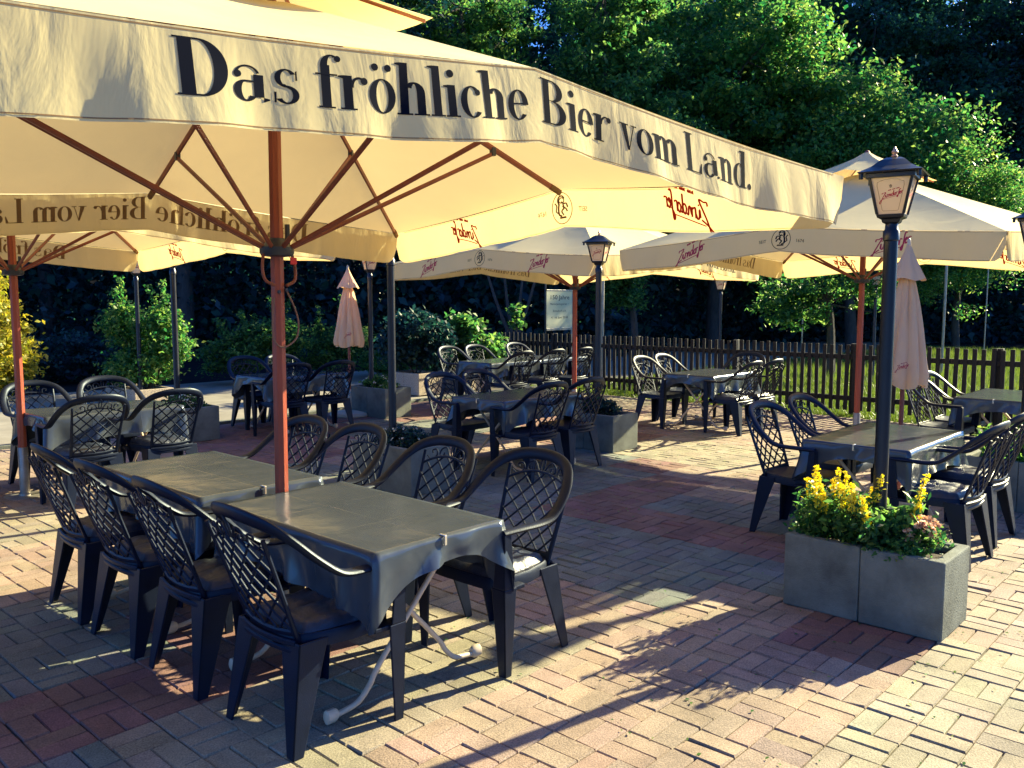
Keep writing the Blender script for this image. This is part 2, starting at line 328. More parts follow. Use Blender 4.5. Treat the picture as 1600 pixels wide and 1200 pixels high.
def build_paving():
    S = .202; gap = .0048; V = []; F = []; C = []; rg = np.random.default_rng(3)
    for i in range(-12, 60):
        for j in range(-9, 53):
            ca, cb = (i + .5) * S, (j + .5) * S
            pos = W(ca, cb)
            if pos.y < .3 or abs(pos.x) > pos.y * .75 + 2.6: continue
            if cb > 10.6: continue
            pc = PAL[patch_color(math.floor(ca / .63) * .63 + .31, math.floor(cb / .63) * .63 + .31)]
            for h in (0, 1):
                if (i + j) % 2: a0, a1, b0, b1 = i * S, (i + 1) * S, j * S + h * S / 2, j * S + (h + 1) * S / 2
                else: a0, a1, b0, b1 = i * S + h * S / 2, i * S + (h + 1) * S / 2, j * S, (j + 1) * S
                if i % 3 == 0: a0 += 0
                a0 += gap / 2; a1 -= gap / 2; b0 += gap / 2; b1 -= gap / 2
                jt = rg.normal(0, .0013, 4); a0 += jt[0]; a1 += jt[1] * .6; b0 += jt[2]; b1 += jt[3] * .6
                z = rg.normal(0, .0012); tx, ty = rg.normal(0, .0016, 2); bv = .004; n = len(V)
                for (x, y) in ((a0, b0), (a1, b0), (a1, b1), (a0, b1)): V.append(tuple(W(x, y, -.03)))
                for (x, y) in ((a0, b0), (a1, b0), (a1, b1), (a0, b1)): V.append(tuple(W(x, y, z - .006)))
                for sx, sy, (x, y) in ((1, 1, (a0, b0)), (-1, 1, (a1, b0)), (-1, -1, (a1, b1)), (1, -1, (a0, b1))):
                    V.append(tuple(W(x + sx * bv, y + sy * bv, z - sx * tx - sy * ty)))
                k = rg.normal(1, .055); c = [max(.02, q * k + rg.normal(0, .007)) for q in pc]
                fs = []
                for q in range(4):
                    fs += [(n + q, n + (q + 1) % 4, n + 4 + (q + 1) % 4, n + 4 + q), (n + 4 + q, n + 4 + (q + 1) % 4, n + 8 + (q + 1) % 4, n + 8 + q)]
                fs.append((n + 8, n + 9, n + 10, n + 11)); F += fs; C += [c] * len(fs)
    me = bpy.data.meshes.new("terrace_paving"); me.from_pydata(V, [], F)
    at = me.attributes.new("tint", 'FLOAT_COLOR', 'FACE'); at.data.foreach_set("color", [x for c in C for x in (*c, 1)])
    m = mat("clay_pavers", (.3, .2, .15), .85); N = m.node_tree.nodes; L = m.node_tree.links; p = N["Principled BSDF"]
    a = N.new("ShaderNodeAttribute"); a.attribute_name = "tint"
    tc = N.new("ShaderNodeTexCoord")
    n1 = N.new("ShaderNodeTexNoise"); n1.inputs["Scale"].default_value = 2.2; n1.inputs["Detail"].default_value = 8; n1.inputs["Roughness"].default_value = .7; L.new(tc.outputs["Object"], n1.inputs[0])
    n2 = N.new("ShaderNodeTexNoise"); n2.inputs["Scale"].default_value = 150; n2.inputs["Detail"].default_value = 3; L.new(tc.outputs["Object"], n2.inputs[0])
    r1 = N.new("ShaderNodeMapRange"); r1.inputs[1].default_value = .35; r1.inputs[2].default_value = .65; r1.inputs[3].default_value = .60; r1.inputs[4].default_value = 1.12; L.new(n1.outputs[0], r1.inputs[0])
    r2 = N.new("ShaderNodeMapRange"); r2.inputs[1].default_value = .3; r2.inputs[2].default_value = .7; r2.inputs[3].default_value = .62; r2.inputs[4].default_value = 1.35; L.new(n2.outputs[0], r2.inputs[0])
    mu = N.new("ShaderNodeMath"); mu.operation = 'MULTIPLY'; L.new(r1.outputs[0], mu.inputs[0]); L.new(r2.outputs[0], mu.inputs[1])
    vm = N.new("ShaderNodeVectorMath"); vm.operation = 'SCALE'; L.new(a.outputs["Color"], vm.inputs[0]); L.new(mu.outputs[0], vm.inputs["Scale"]); L.new(vm.outputs[0], p.inputs["Base Color"])
    bu = N.new("ShaderNodeBump"); bu.inputs["Strength"].default_value = .5; bu.inputs["Distance"].default_value = .004; L.new(n2.outputs[0], bu.inputs["Height"]); L.new(bu.outputs[0], p.inputs["Normal"])
    me.materials.append(m); o = bpy.data.objects.new("terrace_paving", me); COL.objects.link(o); tag(o, kind='structure')
build_paving()
def sheet(name, pts, z, m, kind='structure'):
    b = MB(); b.add([(p[0], p[1], z) for p in pts], [tuple(range(len(pts)))]); return tag(b.build(name, m), kind=kind)
M['earth'] = mat("dark_earth", (.010, .012, .018), .95, scale=1.2, var2=(.028, .026, .024), bump=.5, bscale=12, spec=.03)
M['mortar'] = mat("joint_sand", (.075, .062, .05), .95, .3, 40)
M['asphalt'] = mat("pale_road", (.27, .25, .21), .9, .18, 3, .3, 90, spec=.15)
M['lawn'] = mat("lawn_turf", (.045, .085, .020), .95, scale=2.5, var2=(.08, .13, .03), bump=.8, bscale=60, spec=.03)
sheet("ground", [(-260, -60), (260, -60), (260, 400), (-260, 400)], -.050, M['earth'])
tp = [W(-6, -4), W(12.05, -4), W(12.05, 10.6), W(-6, 10.6)]
sheet("terrace_bed", tp, -.013, M['mortar'])
sheet("lawn", [W(12.1, -30), W(34, -30), W(34, 10.7), W(12.1, 10.7)], -.022, M['lawn'])
sheet("road", [W(-20, 10.75), W(60, 10.75), W(60, 16.4), W(-20, 16.4)], -.018, M['asphalt'])
kb = MB()
for k in range(-6, 13):
    c = W(k * 1.0 + .5, 10.67, -.005); kb.box(c, (.99, .12, .06), rot=Matrix.Rotation(AZ, 3, 'Z'))
tag(kb.build("kerb", M['concrete'], bevel=.006), kind='structure')
# ------------------------------------------------------------ chair
def lplate(mb, top, bot, wt, wb, ox, oy, t=.010):
    """L-section leg: outer corner runs top->bot; plates extend toward (ox,0) and (0,oy)"""
    for (dx, dy, nx, ny) in ((ox, 0, 0, oy), (0, oy, ox, 0)):
        def lp(p, w): p = Vector(p); return [p, p + Vector((dx * w, dy * w, 0)), p + Vector((dx * w + nx * t, dy * w + ny * t, 0)), p + Vector((nx * t, ny * t, 0))]
        lo, hi = lp(bot, wb), lp(top, wt)
        if (dx * ny - dy * nx) < 0: lo, hi = lo[::-1], hi[::-1]
        mb.hexa(lo, hi)
def make_chair():
    root = empty("garden_chair"); m = M['resin']
    # rim
    side = [(.285, -.10, .690), (.275, -.165, .742), (.25, -.225, .80), (.20, -.283, .852), (.11, -.322, .882), (0, -.333, .890)]
    nn = [(0, .55, .85), (0, .9, .6), (.1, 1, .35), (.05, 1, .3), (0, 1, .3), (0, 1, .3)]
    full = side + [(-x, y, z) for x, y, z in side[-2::-1]]; fn = nn + [(-x, y, z) for x, y, z in nn[-2::-1]]
    pts = cat(full, 4); ns = cat(fn, 4)
    back = MB(); back.sweep(pts, ns, .058, .028, seg=12)
    def ys(x, z): return -.165 - (z - .42) * .36 - .030 * (1 - (x / .22) ** 2)
    for s in (-1, 1):   # uprights
        U = [(s * (.172 + .03 * k / 6), ys(s * .18, .40 + .42 * k / 6) - .002, .40 + .42 * k / 6) for k in range(7)]
        back.sweep(U, [(0, 1, .3)] * 7, [.030 - .002 * k for k in range(7)], .018, seg=8)
    tb = [(x, ys(x, .755), .755 + .05 * (1 - (x / .19) ** 2)) for x in [-.192 + .384 * k / 12 for k in range(13)]]
    back.sweep(tb, [(0, 1, .3)] * 13, .014, .014, seg=6)
    bb = [(x, ys(x, .44), .44 - .012 * (1 - (x / .17) ** 2)) for x in [-.172 + .344 * k / 8 for k in range(9)]]
    back.sweep(bb, [(0, 1, .3)] * 9, .030, .016, seg=6)
    bk = back.build("backrest", m, root, True)
    lat = MB()
    def hw(z): return .172 + .03 * (z - .40) / .42
    def ztop(x): return .755 + .05 * (1 - (x / .19) ** 2)
    for sg in (-1, 1):
        for k in range(-6, 10):
            c = .44 + k * .083; run = []
            for i in range(41):
                x = -.2 + .4 * i / 40; z = c + sg * .95 * x
                if abs(x) < hw(z) and .44 <= z <= ztop(x): run.append((x, ys(x, z) + .002 * sg, z))
            if len(run) > 2: lat.sweep([run[0], run[len(run) // 2], run[-1]] if len(run) > 4 else [run[0], run[-1]], [(0, 1, .3)] * (3 if len(run) > 4 else 2), .0105, .012, seg=6)
    for s in (-1, 1):  # scrolls in the dome
        c1 = [(s * .02, .805), (s * .05, .845), (s * .085, .835), (s * .09, .805), (s * .065, .80), (s * .06, .82)]
        c2 = [(s * .175, .795), (s * .14, .775), (s * .11, .80), (s * .12, .83), (s * .145, .825), (s * .14, .81)]
        c3 = [(s * .005, .80), (s * .012, .84), (0, .88)]
        for c in (c1, c2, c3):
            p = cat([(x, ys(x, z), z) for x, z in c], 3); lat.sweep(p, [(0, 1, .3)] * len(p), .009, .010, seg=6)
    lat.build("lattice", m, bk, True)
    # seat
    st = MB(); N = 14
    def outline(z, k, dy=0):
        o = []
        for i in range(40):
            a = 2 * math.pi * i / 40; c, s = math.cos(a), math.sin(a); e = .38
            x = math.copysign(abs(c) ** e, c); y = math.copysign(abs(s) ** e, s)
            wd = (.235 if y > 0 else .235 - .045 * (-y)) * k; o.append((x * wd, .02 + y * .215 * k + dy, z))
        return o
    loops = [outline(.375, 1.0), outline(.418, 1.0), outline(.43, .97), outline(.425, .90), outline(.418, .5), outline(.415, .1)]
    n0 = 0
    for l in loops: st.v += l
    for i in range(len(loops) - 1):
        for k in range(40):
            a = i * 40 + k; b = i * 40 + (k + 1) % 40; st.f.append((a, b, b + 40, a + 40)); st.m.append(0)
    st.f.append(tuple(5 * 40 + k for k in range(40))); st.m.append(0)
    st.f.append(tuple(reversed([k for k in range(40)]))); st.m.append(0)
    for z, d in ((.405, .028), (.372, .018)):
        arc = [(x, -.19 - d * (1 - (x / .19) ** 2), z) for x in [-.185 + .37 * k / 10 for k in range(11)]]
        st.sweep(arc, [(0, 1, 0)] * 11, .024, .014, seg=6)
    st.build("seat", m, root, True)
    for s in (-1, 1):
        arm = cat([(s * .262, .235, .648), (s * .272, .13, .650), (s * .282, .01, .652), (s * .287, -.055, .664), (s * .285, -.10, .690)], 4)
        an = cat([(0, 0, 1), (0, 0, 1), (0, .1, 1), (0, .35, .95), (0, .55, .85)], 4)
        a = MB(); a.sweep(arm, an, [.050 + .008 * min(1, k / 6) for k in range(len(arm))], .028, seg=12); a.build("armrest", m, root, True)
        l = MB(); lplate(l, (s * .285, .245, .645), (s * .285, .245, .40), .045, .070, -s, -1); lplate(l, (s * .285, .245, .40), (s * .278, .232, 0), .080, .042, -s, -1)
        l.hexa(*([Vector((s * .23 + u, v, .38)) for u, v in ((-.02, .1), (.045, .1), (.045, .235), (-.02, .235))], [Vector((s * .23 + u, v, .40)) for u, v in ((-.02, .1), (.045, .1), (.045, .235), (-.02, .235))])) if s > 0 else l.hexa(*([Vector((s * .23 + u, v, .38)) for u, v in ((-.045, .1), (.02, .1), (.02, .235), (-.045, .235))], [Vector((s * .23 + u, v, .40)) for u, v in ((-.045, .1), (.02, .1), (.02, .235), (-.045, .235))]))
        l.build("leg", m, root, bevel=.004)
        l = MB(); lplate(l, (s * .218, -.195, .41), (s * .245, -.250, 0), .125, .046, -s, 1)
        l.build("leg", m, root, bevel=.004)
    return root
def make_cushion():
    mb = MB(); n = 22
    V = []
    for i in range(n + 1):
        for j in range(n + 1):
            u, v = -1 + 2 * i / n, -1 + 2 * j / n
            x = u * (.195 - .012 * v * -1) * (1 - .06 * v * v); y = v * .19 * (1 - .06 * u * u)
            e = max(abs(u), abs(v)); h = .058 * (1 - e ** 5) ** .5
            h *= .72 + .28 * abs(math.sin(u * 5.2)) ** .4 * abs(math.sin(v * 5.2 + .3)) ** .4
            h += .006 * math.sin(17 * u + 9 * v) * (1 - e)
            V.append((x, y, h))
    for i in range(n):
        for j in range(n):
            a = i * (n + 1) + j; mb.f.append((a, a + n + 1, a + n + 2, a + 1)); mb.m.append(0)
    mb.v = V; k = len(V); mb.v += [(x, y, -.004 if abs(h) > 1e-9 else h) for x, y, h in V]
    for i in range(n):
        for j in range(n):
            a = k + i * (n + 1) + j; mb.f.append((a, a + 1, a + n + 2, a + n + 1)); mb.m.append(0)
    me = mb.build("seat_cushion", M['cushion'], None, True, angle=180)
    return me
chair0 = make_chair(); cushion0 = make_cushion(); first = {'chair': 1, 'cushion': 1}
def put_chair(a, b, f, label, group, cushion=None, jit=2.5):
    if first['chair']: o = chair0; first['chair'] = 0
    else: o = copy_tree(chair0)
    o.location = W(a, b, 0); o.rotation_euler = (0, 0, face(f) + R(rnd.uniform(-jit, jit)))
    tag(o, label, "chair", group)
    if cushion:
        if first['cushion']: c = cushion0; first['cushion'] = 0
        else: c = cushion0.copy(); COL.objects.link(c)
        c.rotation_euler = o.rotation_euler; m = Matrix.Rotation(o.rotation_euler.z, 3, 'Z')
        c.location = o.location + m @ Vector((0, .03, .4205)); tag(c, cushion, "cushion", "seat cushions on the chairs")
G1 = "chairs around the two long front tables"
put_chair(1.87, 2.80, '+a', "nearest dark lattice-back chair, left side of the front table, its arm against the cloth corner", G1, "dark flat cushion on the nearest left chair at the front table")
put_chair(1.87, 3.49, '+a', "dark lattice-back chair second from the camera on the left of the front tables", G1, "dark flat cushion on the second chair down the left side of the front tables")
put_chair(1.86, 4.10, '+a', "dark lattice-back chair third from the camera on the left of the front tables", G1, "dark flat cushion on the third chair down the left side of the front tables")
put_chair(1.87, 4.71, '+a', "dark lattice-back chair at the far end of the left row by the front tables", G1, "dark flat cushion on the last chair down the left side of the front tables")
put_chair(2.86, 2.745, '-a', "dark chair with ruffled cushion, nearest on the right of the front table", G1, "glossy ruffled dark cushion on the nearest right chair of the front table")
put_chair(2.82, 3.36, '-a', "dark oval-back chair second from the camera on the right of the front tables", G1)
put_chair(2.82, 4.08, '-a', "dark oval-back chair third from the camera on the right of the front tables", G1)
put_chair(2.80, 4.63, '-a', "dark oval-back chair half hidden behind the big parasol's red pole", G1)
G2_ = "chairs at the right-hand table under the parasol"
put_chair(5.82, 2.58, '-b', "dark chair on the left of the right-hand table, nearer of the two there", G2_)
put_chair(6.50, 2.60, '-b', "dark chair on the left of the right-hand table, farther of the two there", G2_)
put_chair(5.86, 1.64, '+b', "dark chair directly behind the flower trough, nearer one on the right of the right-hand table", G2_, "patterned shiny cushion on the chair right behind the yellow flowers")
put_chair(6.55, 1.66, '+b', "dark chair right of the right-hand table, farther one, beside the frame's right edge", G2_, "patterned shiny cushion on the farther chair right of the right-hand table")
G5 = "chairs at the shaded middle table"
put_chair(5.95, 6.20, '-b', "dark chair at the left corner of the middle table, its oval rim fully visible", G5)
put_chair(6.50, 6.22, '-b', "dark chair behind the middle table, second from its left corner", G5)
put_chair(5.98, 5.30, '+b', "dark chair on the near side of the middle table, left of the pair", G5)
put_chair(6.60, 5.34, '+b', "dark chair on the near side of the middle table beside the square concrete trough", G5)
G4 = "chairs at the table along the picket fence"
put_chair(9.62, 6.22, '-b', "sunlit-rimmed dark chair at the left end of the table by the fence", G4)
put_chair(10.22, 6.27, '-b', "pale-edged chair behind the left part of the table by the fence", G4)
put_chair(9.72, 5.22, '+b', "dark chair in front of the fence table with its arm towards the camera", G4, "shiny cushion on the front chair at the fence table")
put_chair(10.25, 5.20, '+b', "dark chair seen edge on at the right of the fence table", G4, "shiny cushion on the edge-on chair at the fence table")
put_chair(11.0, 5.80, '-a', "dark chair closing the far end of the fence table, back against the pickets", G4)
G3 = "chairs at the far right table"
put_chair(9.05, 2.55, '-b', "dark chair beside the near parasol's folded cloth, left of the far right table", G3)
put_chair(9.60, 2.57, '-b', "dark chair second from the left at the far right table, its arm catching sun", G3)
G7 = "chairs at the shaded table left of the red pole"
put_chair(5.92, 10.02, '-b', "white-rimmed chair at the left end of the shaded table near the road", G7)
put_chair(6.50, 10.08, '-b', "pale-rimmed chair partly behind the big red pole, facing the camera", G7)
put_chair(5.72, 9.08, '+b', "almost black chair in front of the shaded roadside table, back to the camera", G7)
put_chair(6.34, 9.05, '+b', "almost black chair right of the red pole at the shaded roadside table", G7)
G8 = "chairs at the left-hand table by the second red pole"
put_chair(2.75, 8.24, '-b', "grey-rimmed chair behind the left parasol pole facing the camera", G8)
put_chair(3.40, 8.26, '-b', "grey-rimmed chair at the left table in front of the stone trough of the green shrub", G8)
put_chair(2.70, 7.22, '+b', "dark lattice-back chair seen from behind, left of two at the left table", G8, "grey cushion seen through the left lattice back at the left table")
put_chair(3.34, 7.22, '+b', "dark lattice-back chair seen from behind, right of two at the left table", G8, "grey cushion seen through the right lattice back at the left table")
put_chair(2.0, 8.24, '-b', "dark chair cut by the left edge of the picture behind the left pole", G8)
G6 = "chairs at the two long tables before the left end of the fence"
put_chair(9.55, 9.95, '-b', "black chair at the left end of the far long tables", G6)
put_chair(10.15, 9.95, '-b', "black chair second from the left behind the far long tables", G6)
put_chair(11.15, 9.95, '-b', "chair with a bright white sunlit rim behind the far long tables", G6)
put_chair(9.35, 8.68, '+b', "black chair on the near side of the far long tables, left of three", G6)
put_chair(10.05, 8.65, '+b', "black chair on the near side of the far long tables, middle of three", G6, "shiny cushion on the middle near chair at the far long tables")
put_chair(10.75, 8.65, '+b', "black chair on the near side of the far long tables, beside the middle parasol pole", G6)
# ------------------------------------------------------------ tables and cloths
def make_table():
    root = empty("folding_table"); L_, W_ = 1.14, .68
    b = MB(); b.box((0, 0, .690), (W_, L_, .024)); b.build("tabletop", M['board'], root, bevel=.006)
    for s in (-1, 1):
        for t in (-1, 1):
            y = s * (L_ / 2 - .21) + t * .016; l = MB()
            l.tube(cat([(-t * .30, y, .675), (-t * .1, y, .46), (t * .17, y, .17), (t * .22, y, .10), (t * .28, y, .045), (t * .36, y, .03), (t * .40, y, .03)], 4), .0118, seg=10)
            lg = l.build("leg", M['cream_metal'], root, True)
            c = MB(); c.sweep([(t * .385, y, .032), (t * .40, y, .032), (t * .435, y, .033), (t * .44, y, .033)], [(0, 0, 1)] * 4, [.03, .044, .044, .03], [.04, .06, .058, .04], seg=10)
            c.build("foot_cap", M['cream_metal'], lg, True)
    c = MB(); c.tube([(-.02, -.36, .335), (-.02, .36, .335)], .010); c.tube([(.3, -.34, .672), (.3, .34, .672)], .010); c.tube([(-.3, -.34, .672), (-.3, .34, .672)], .010)
    c.build("cross_bar", M['cream_metal'], root, True)
    return root
def make_cloth(seed, drop=.215):
    rg = random.Random(seed); hx, hy = .350, .582; zt = .7065
    ph = [rg.uniform(0, 6.28) for _ in range(8)]
    mb = MB(); nx, ny = 24, 40
    per = []
    for i in range(nx): per.append((-hx + 2 * hx * i / nx, -hy, 0, -1))
    for i in range(ny): per.append((hx, -hy + 2 * hy * i / ny, 1, 0))
    for i in range(nx): per.append((hx - 2 * hx * i / nx, hy, 0, 1))
    for i in range(ny): per.append((-hx, hy - 2 * hy * i / ny, -1, 0))
    # top grid
    idx = {}
    for i in range(nx + 1):
        for j in range(ny + 1):
            x, y = -hx + 2 * hx * i / nx, -hy + 2 * hy * j / ny
            e = min(1, 12 * min(hx - abs(x), hy - abs(y)))
            idx[i, j] = len(mb.v); mb.v.append((x, y, zt + .0015 * e * math.sin(9 * x + 5 * y + ph[0])))
    for i in range(nx):
        for j in range(ny): mb.f.append((idx[i, j], idx[i + 1, j], idx[i + 1, j + 1], idx[i, j + 1])); mb.m.append(0)
    nl = 9; n = len(per); base = len(mb.v)
    for l in range(1, nl + 1):
        t = l / nl
        for k, (x, y, nx_, ny_) in enumerate(per):
            dx, dy = hx - abs(x), hy - abs(y); dc = math.hypot(dx, dy)
            corner = math.exp(-(dc / .075) ** 1.5); c2 = math.exp(-(dc / .17) ** 2)
            short = abs(ny_) > 0
            d = drop + .06 * corner + (.03 * c2) + (.02 * math.sin(5 * (x if short else y) + ph[1]))
            if short: d += -.105 + .06 * (abs(x) / hx) ** 3
            s = x if short else y
            wave = .016 * math.sin(s * 17 + ph[2] + 3 * t) + .010 * math.sin(s * 34 + ph[3]) + .022 * math.sin(dc * 26 + 2) * c2
            pinch = .022 * math.exp(-(s / .05) ** 2) if short else 0
            out = (.012 * t ** .5 + wave * t ** 1.2 * 1.1 - pinch * t) + .012 * corner * t
            ox = math.copysign(1, x) * (1 if nx_ else c2 * .9 * corner); oy = math.copysign(1, y) * (1 if ny_ else c2 * .9 * corner)
            if nx_: ox = nx_
            if ny_: oy = ny_
            if dc < 1e-6: ox, oy = math.copysign(.8, x), math.copysign(.8, y)
            mb.v.append((x + ox * max(.003, out), y + oy * max(.003, out), zt - .004 - d * t))
    # top boundary indices in perimeter order
    tb = [idx[i, 0] for i in range(nx)] + [idx[nx, j] for j in range(ny)] + [idx[nx - i, ny] for i in range(nx)] + [idx[0, ny - j] for j in range(ny)]
    rows = [tb] + [[base + (l * n) + k for k in range(n)] for l in range(nl)]
    for a, b in zip(rows, rows[1:]):
        for k in range(n): mb.f.append((a[k], b[k], b[(k + 1) % n], a[(k + 1) % n])); mb.m.append(0)
    return mb.build("tablecloth", M['vinyl'], None, True, angle=180)
table0 = make_table(); tf = [1]
clipm = MB(); clipm.box((0, 0, -.016), (.012, .008, .040)); clipm.box((0, .014, .004), (.012, .034, .006)); clipm.box((0, .02, -.035), (.012, .03, .005))
clip0 = clipm.build("tablecloth_clip", M['clip'], None, bevel=.002)
clipf = [1]
def put_table(a, b, long, seed, tl, cl, clips):
    """long = axis of the long side"""
    if tf[0]: o = table0; tf[0] = 0
    else: o = copy_tree(table0)
    rz = AZ if long == 'b' else AZ - math.pi / 2
    o.location = W(a, b, 0); o.rotation_euler = (0, 0, rz); tag(o, tl, "table", "folding tables under dark cloths")
    c = make_cloth(seed); c.location = o.location; c.rotation_euler = o.rotation_euler; tag(c, cl, "tablecloth", "dark vinyl tablecloths")
    for s, lab in clips:
        if clipf[0]: k = clip0; clipf[0] = 0
        else: k = clip0.copy(); COL.objects.link(k)
        m = Matrix.Rotation(rz, 3, 'Z'); k.location = o.location + m @ Vector((0, s * .592, .706)); k.rotation_euler = (0, 0, rz + (0 if s < 0 else math.pi))
        tag(k, lab, "clip", "clips on the tablecloths")
put_table(2.29, 3.07, 'b', 11, "nearest folding table, cream crossed legs showing under the dark cloth", "glossy dark vinyl cloth on the nearest table, one corner hanging long", [(-1, "small metal clip on the near short edge of the front cloth")])
put_table(2.29, 4.41, 'b', 12, "folding table behind the nearest one, on the far side of the red pole", "grey shining dark cloth on the second front table beyond the red pole", [(-1, "small clip in the gap between the two front tables")])
put_table(6.18, 2.12, 'a', 13, "folding table on the right behind the flower trough and lamp post", "half sunlit dark cloth on the right-hand table behind the flower trough", [(-1, "pale clip on the near edge of the right-hand table's cloth")])
put_table(6.35, 5.78, 'a', 14, "folding table in the middle shade, crossed cream legs at its near end", "blue-black cloth on the middle table between four dark chairs", [(-1, "small clip on the left end of the middle table's cloth")])
put_table(10.08, 5.72, 'a', 15, "folding table by the picket fence with pale crossed legs", "dark cloth with a light top on the table by the picket fence", [(-1, "small clip on the cloth of the fence table")])
put_table(9.68, 2.14, 'a', 16, "folding table at the right edge in front of the fence", "dark cloth on the far right table beside the folded parasol", [(-1, "bright clip on the cloth of the far right table")])
put_table(6.15, 9.55, 'a', 17, "folding table in deep shade left of the big red pole, near the road", "nearly black cloth on the deep-shade table near the road", [])
put_table(3.05, 7.74, 'a', 18, "folding table at the left between two grey and two dark chairs", "dark grey cloth on the left-hand table behind two lattice backs", [])
put_table(9.80, 9.30, 'a', 19, "left of the two far folding tables before the fence's left end", "black cloth on the left of the two far tables", [])
put_table(11.0, 9.30, 'a', 20, "right of the two far folding tables, next to the white-rimmed chair", "dark cloth with a lit top on the right of the two far tables", [])
# ------------------------------------------------------------ big parasols
S_ = 1.89; ZC, ZM, ZT = 2.214, 2.362, 3.08
def build_parasol():
    root = empty("market_parasol")
    p = MB(); p.lathe([(.034, .42), (.034, 1.2), (.031, 3.06)], seg=8); p.build("pole", M['wood'], root, True, angle=30)
    p = MB(); p.lathe([(.16, 0), (.16, .012), (.05, .014), (.048, .03), (.039, .03), (.039, .42), (.036, .425)], seg=20); p.build("ground_sleeve", M['sleeve'], root, True)
    # canopy
    pts = {}
    angs = [k * math.pi / 4 for k in range(8)]
    def rib(k, t):  # t 0 at hub, 1 at edge
        k %= 8; a = angs[k]; r = S_ * (math.sqrt(2) if k % 2 else 1); z = ZC if k % 2 else ZM
        r0 = .16; rr = r0 + (r - r0) * t; zt = 3.02 if k % 2 else 3.02
        return Vector((rr * math.cos(a), rr * math.sin(a), zt + (z - zt) * t))
    can = MB(); nt, ns = 14, 8; n = 8 * ns
    rows = []
    for i in range(nt + 1):
        t = i / nt; row = []
        for k in range(8):
            A, B = rib(k, t), rib(k + 1, t)
            for j in range(ns):
                s = j / ns; q = A.lerp(B, s); q.z -= .030 * math.sin(math.pi * s) * math.sin(math.pi * min(1, t * .85)) ; row.append(len(can.v)); can.v.append(tuple(q))
        rows.append(row)
    for a, b in zip(rows, rows[1:]):
        for k in range(n): can.f.append((a[k], b[k], b[(k + 1) % n], a[(k + 1) % n])); can.m.append(0)
    can.build("canopy", M['canopy'], root, True, angle=12)
    # vent cap
    v = MB(); rows = []
    for i in range(7):
        t = i / 6; row = []
        for k in range(8):
            def rp(kk):
                kk %= 8; r = .55 * (1.414 if kk % 2 else 1); z0 = 3.27; z1 = 2.97 if kk % 2 else 3.03
                rr = .02 + (r - .02) * t; return Vector((rr * math.cos(angs[kk]), rr * math.sin(angs[kk]), z0 + (z1 - z0) * t ** .8))
            A, B = rp(k), rp(k + 1)
            for j in range(4): q = A.lerp(B, j / 4); q.z -= .02 * math.sin(math.pi * j / 4) * t; row.append(len(v.v)); v.v.append(tuple(q))
        rows.append(row)
    for a, b in zip(rows, rows[1:]):
        for k in range(32): v.f.append((a[k], b[k], b[(k + 1) % 32], a[(k + 1) % 32])); v.m.append(0)
    v.build("vent_cap", M['canopy'], root, True, angle=12)
    f = MB(); f.lathe([(.022, 3.05), (.022, 3.26), (.03, 3.265), (.02, 3.28), (.006, 3.29)], seg=10); f.build("top_finial", M['wood'], root, True)
    for k in range(4):
        s = MB(); a = angs[2 * k + 1]; s.sweep([(0, 0, 3.22), (.74 * math.cos(a), .74 * math.sin(a), 2.955)], [(0, 0, 1)] * 2, .022, .018, seg=4); s.build("vent_rib", M['ribwood'], root)
    # valances
    for side in range(4):
        A = Vector((S_, -S_)); B = Vector((S_, S_)); rot = Matrix.Rotation(side * math.pi / 2, 3, 'Z')
        seed = side * 3.1
        def P(s, t, off=0):   # s along -1..1, t down 0..1 on local side x=+S, viewed from outside s runs to the right
            z = ZM - abs(s) * (ZM - ZC) - .018 * math.sin(math.pi * abs(s)) 
            wave = .010 * math.sin(s * 13 + seed) + .007 * math.sin(s * 29 + 2 * seed) + .004 * math.sin(s * 61 + seed)
            endc = max(0, (abs(s) - .9) / .1)
            x = S_ + .004 + wave * t + .028 * t + (-.05 * endc ** 2 * t) + off
            drop = .235 + .006 * math.sin(s * 9 + seed)
            return rot @ Vector((x, S_ * s * (1 - .004 * t), z - drop * t))
        v = MB(); ns, nt = 120, 10; g = {}
        for i in range(ns + 1):
            s = -1 + 2 * i / ns
            e = min(1, (1 - abs(s)) / .045); lim = 1 - .55 * (1 - math.sqrt(max(0, 1 - (1 - e) ** 2)))
            for j in range(nt + 1): g[i, j] = len(v.v); v.v.append(tuple(P(s, lim * j / nt)))
        for i in range(ns):
            for j in range(nt): v.f.append((g[i, j], g[i, j + 1], g[i + 1, j + 1], g[i + 1, j])); v.m.append(0)
        vo = v.build("valance", M['valance'], root, True, angle=180)
        P0 = P
        def P(s, t, off=0):   # piecewise bilinear on the valance grid, so prints lie flush
            fs = min(ns - 1e-6, max(0, (s + 1) / 2 * ns)); ft = min(nt - 1e-6, max(0, t * nt)); i, j = int(fs), int(ft); u, w_ = fs - i, ft - j
            c = [P0(-1 + 2 * (i + a) / ns, (j + b) / nt, off) for a in (0, 1) for b in (0, 1)]
            return (c[0] * (1 - u) + c[2] * u) * (1 - w_) + (c[1] * (1 - u) + c[3] * u) * w_
        h = MB()    # stitched hem
        for i in range(3, ns - 3, 1):
            s0, s1 = -1 + 2 * i / ns, -1 + 2 * (i + 1) / ns
            h.add([P(s0, .962, .001), P(s0, .975, .001), P(s1, .975, .001), P(s1, .962, .001)], [(0, 1, 2, 3)])
            h.add([P(s0, .02, .001), P(s0, .034, .001), P(s1, .034, .001), P(s1, .02, .001)], [(0, 1, 2, 3)])
        h.build("stitched_hem", M['inkback'], vo)
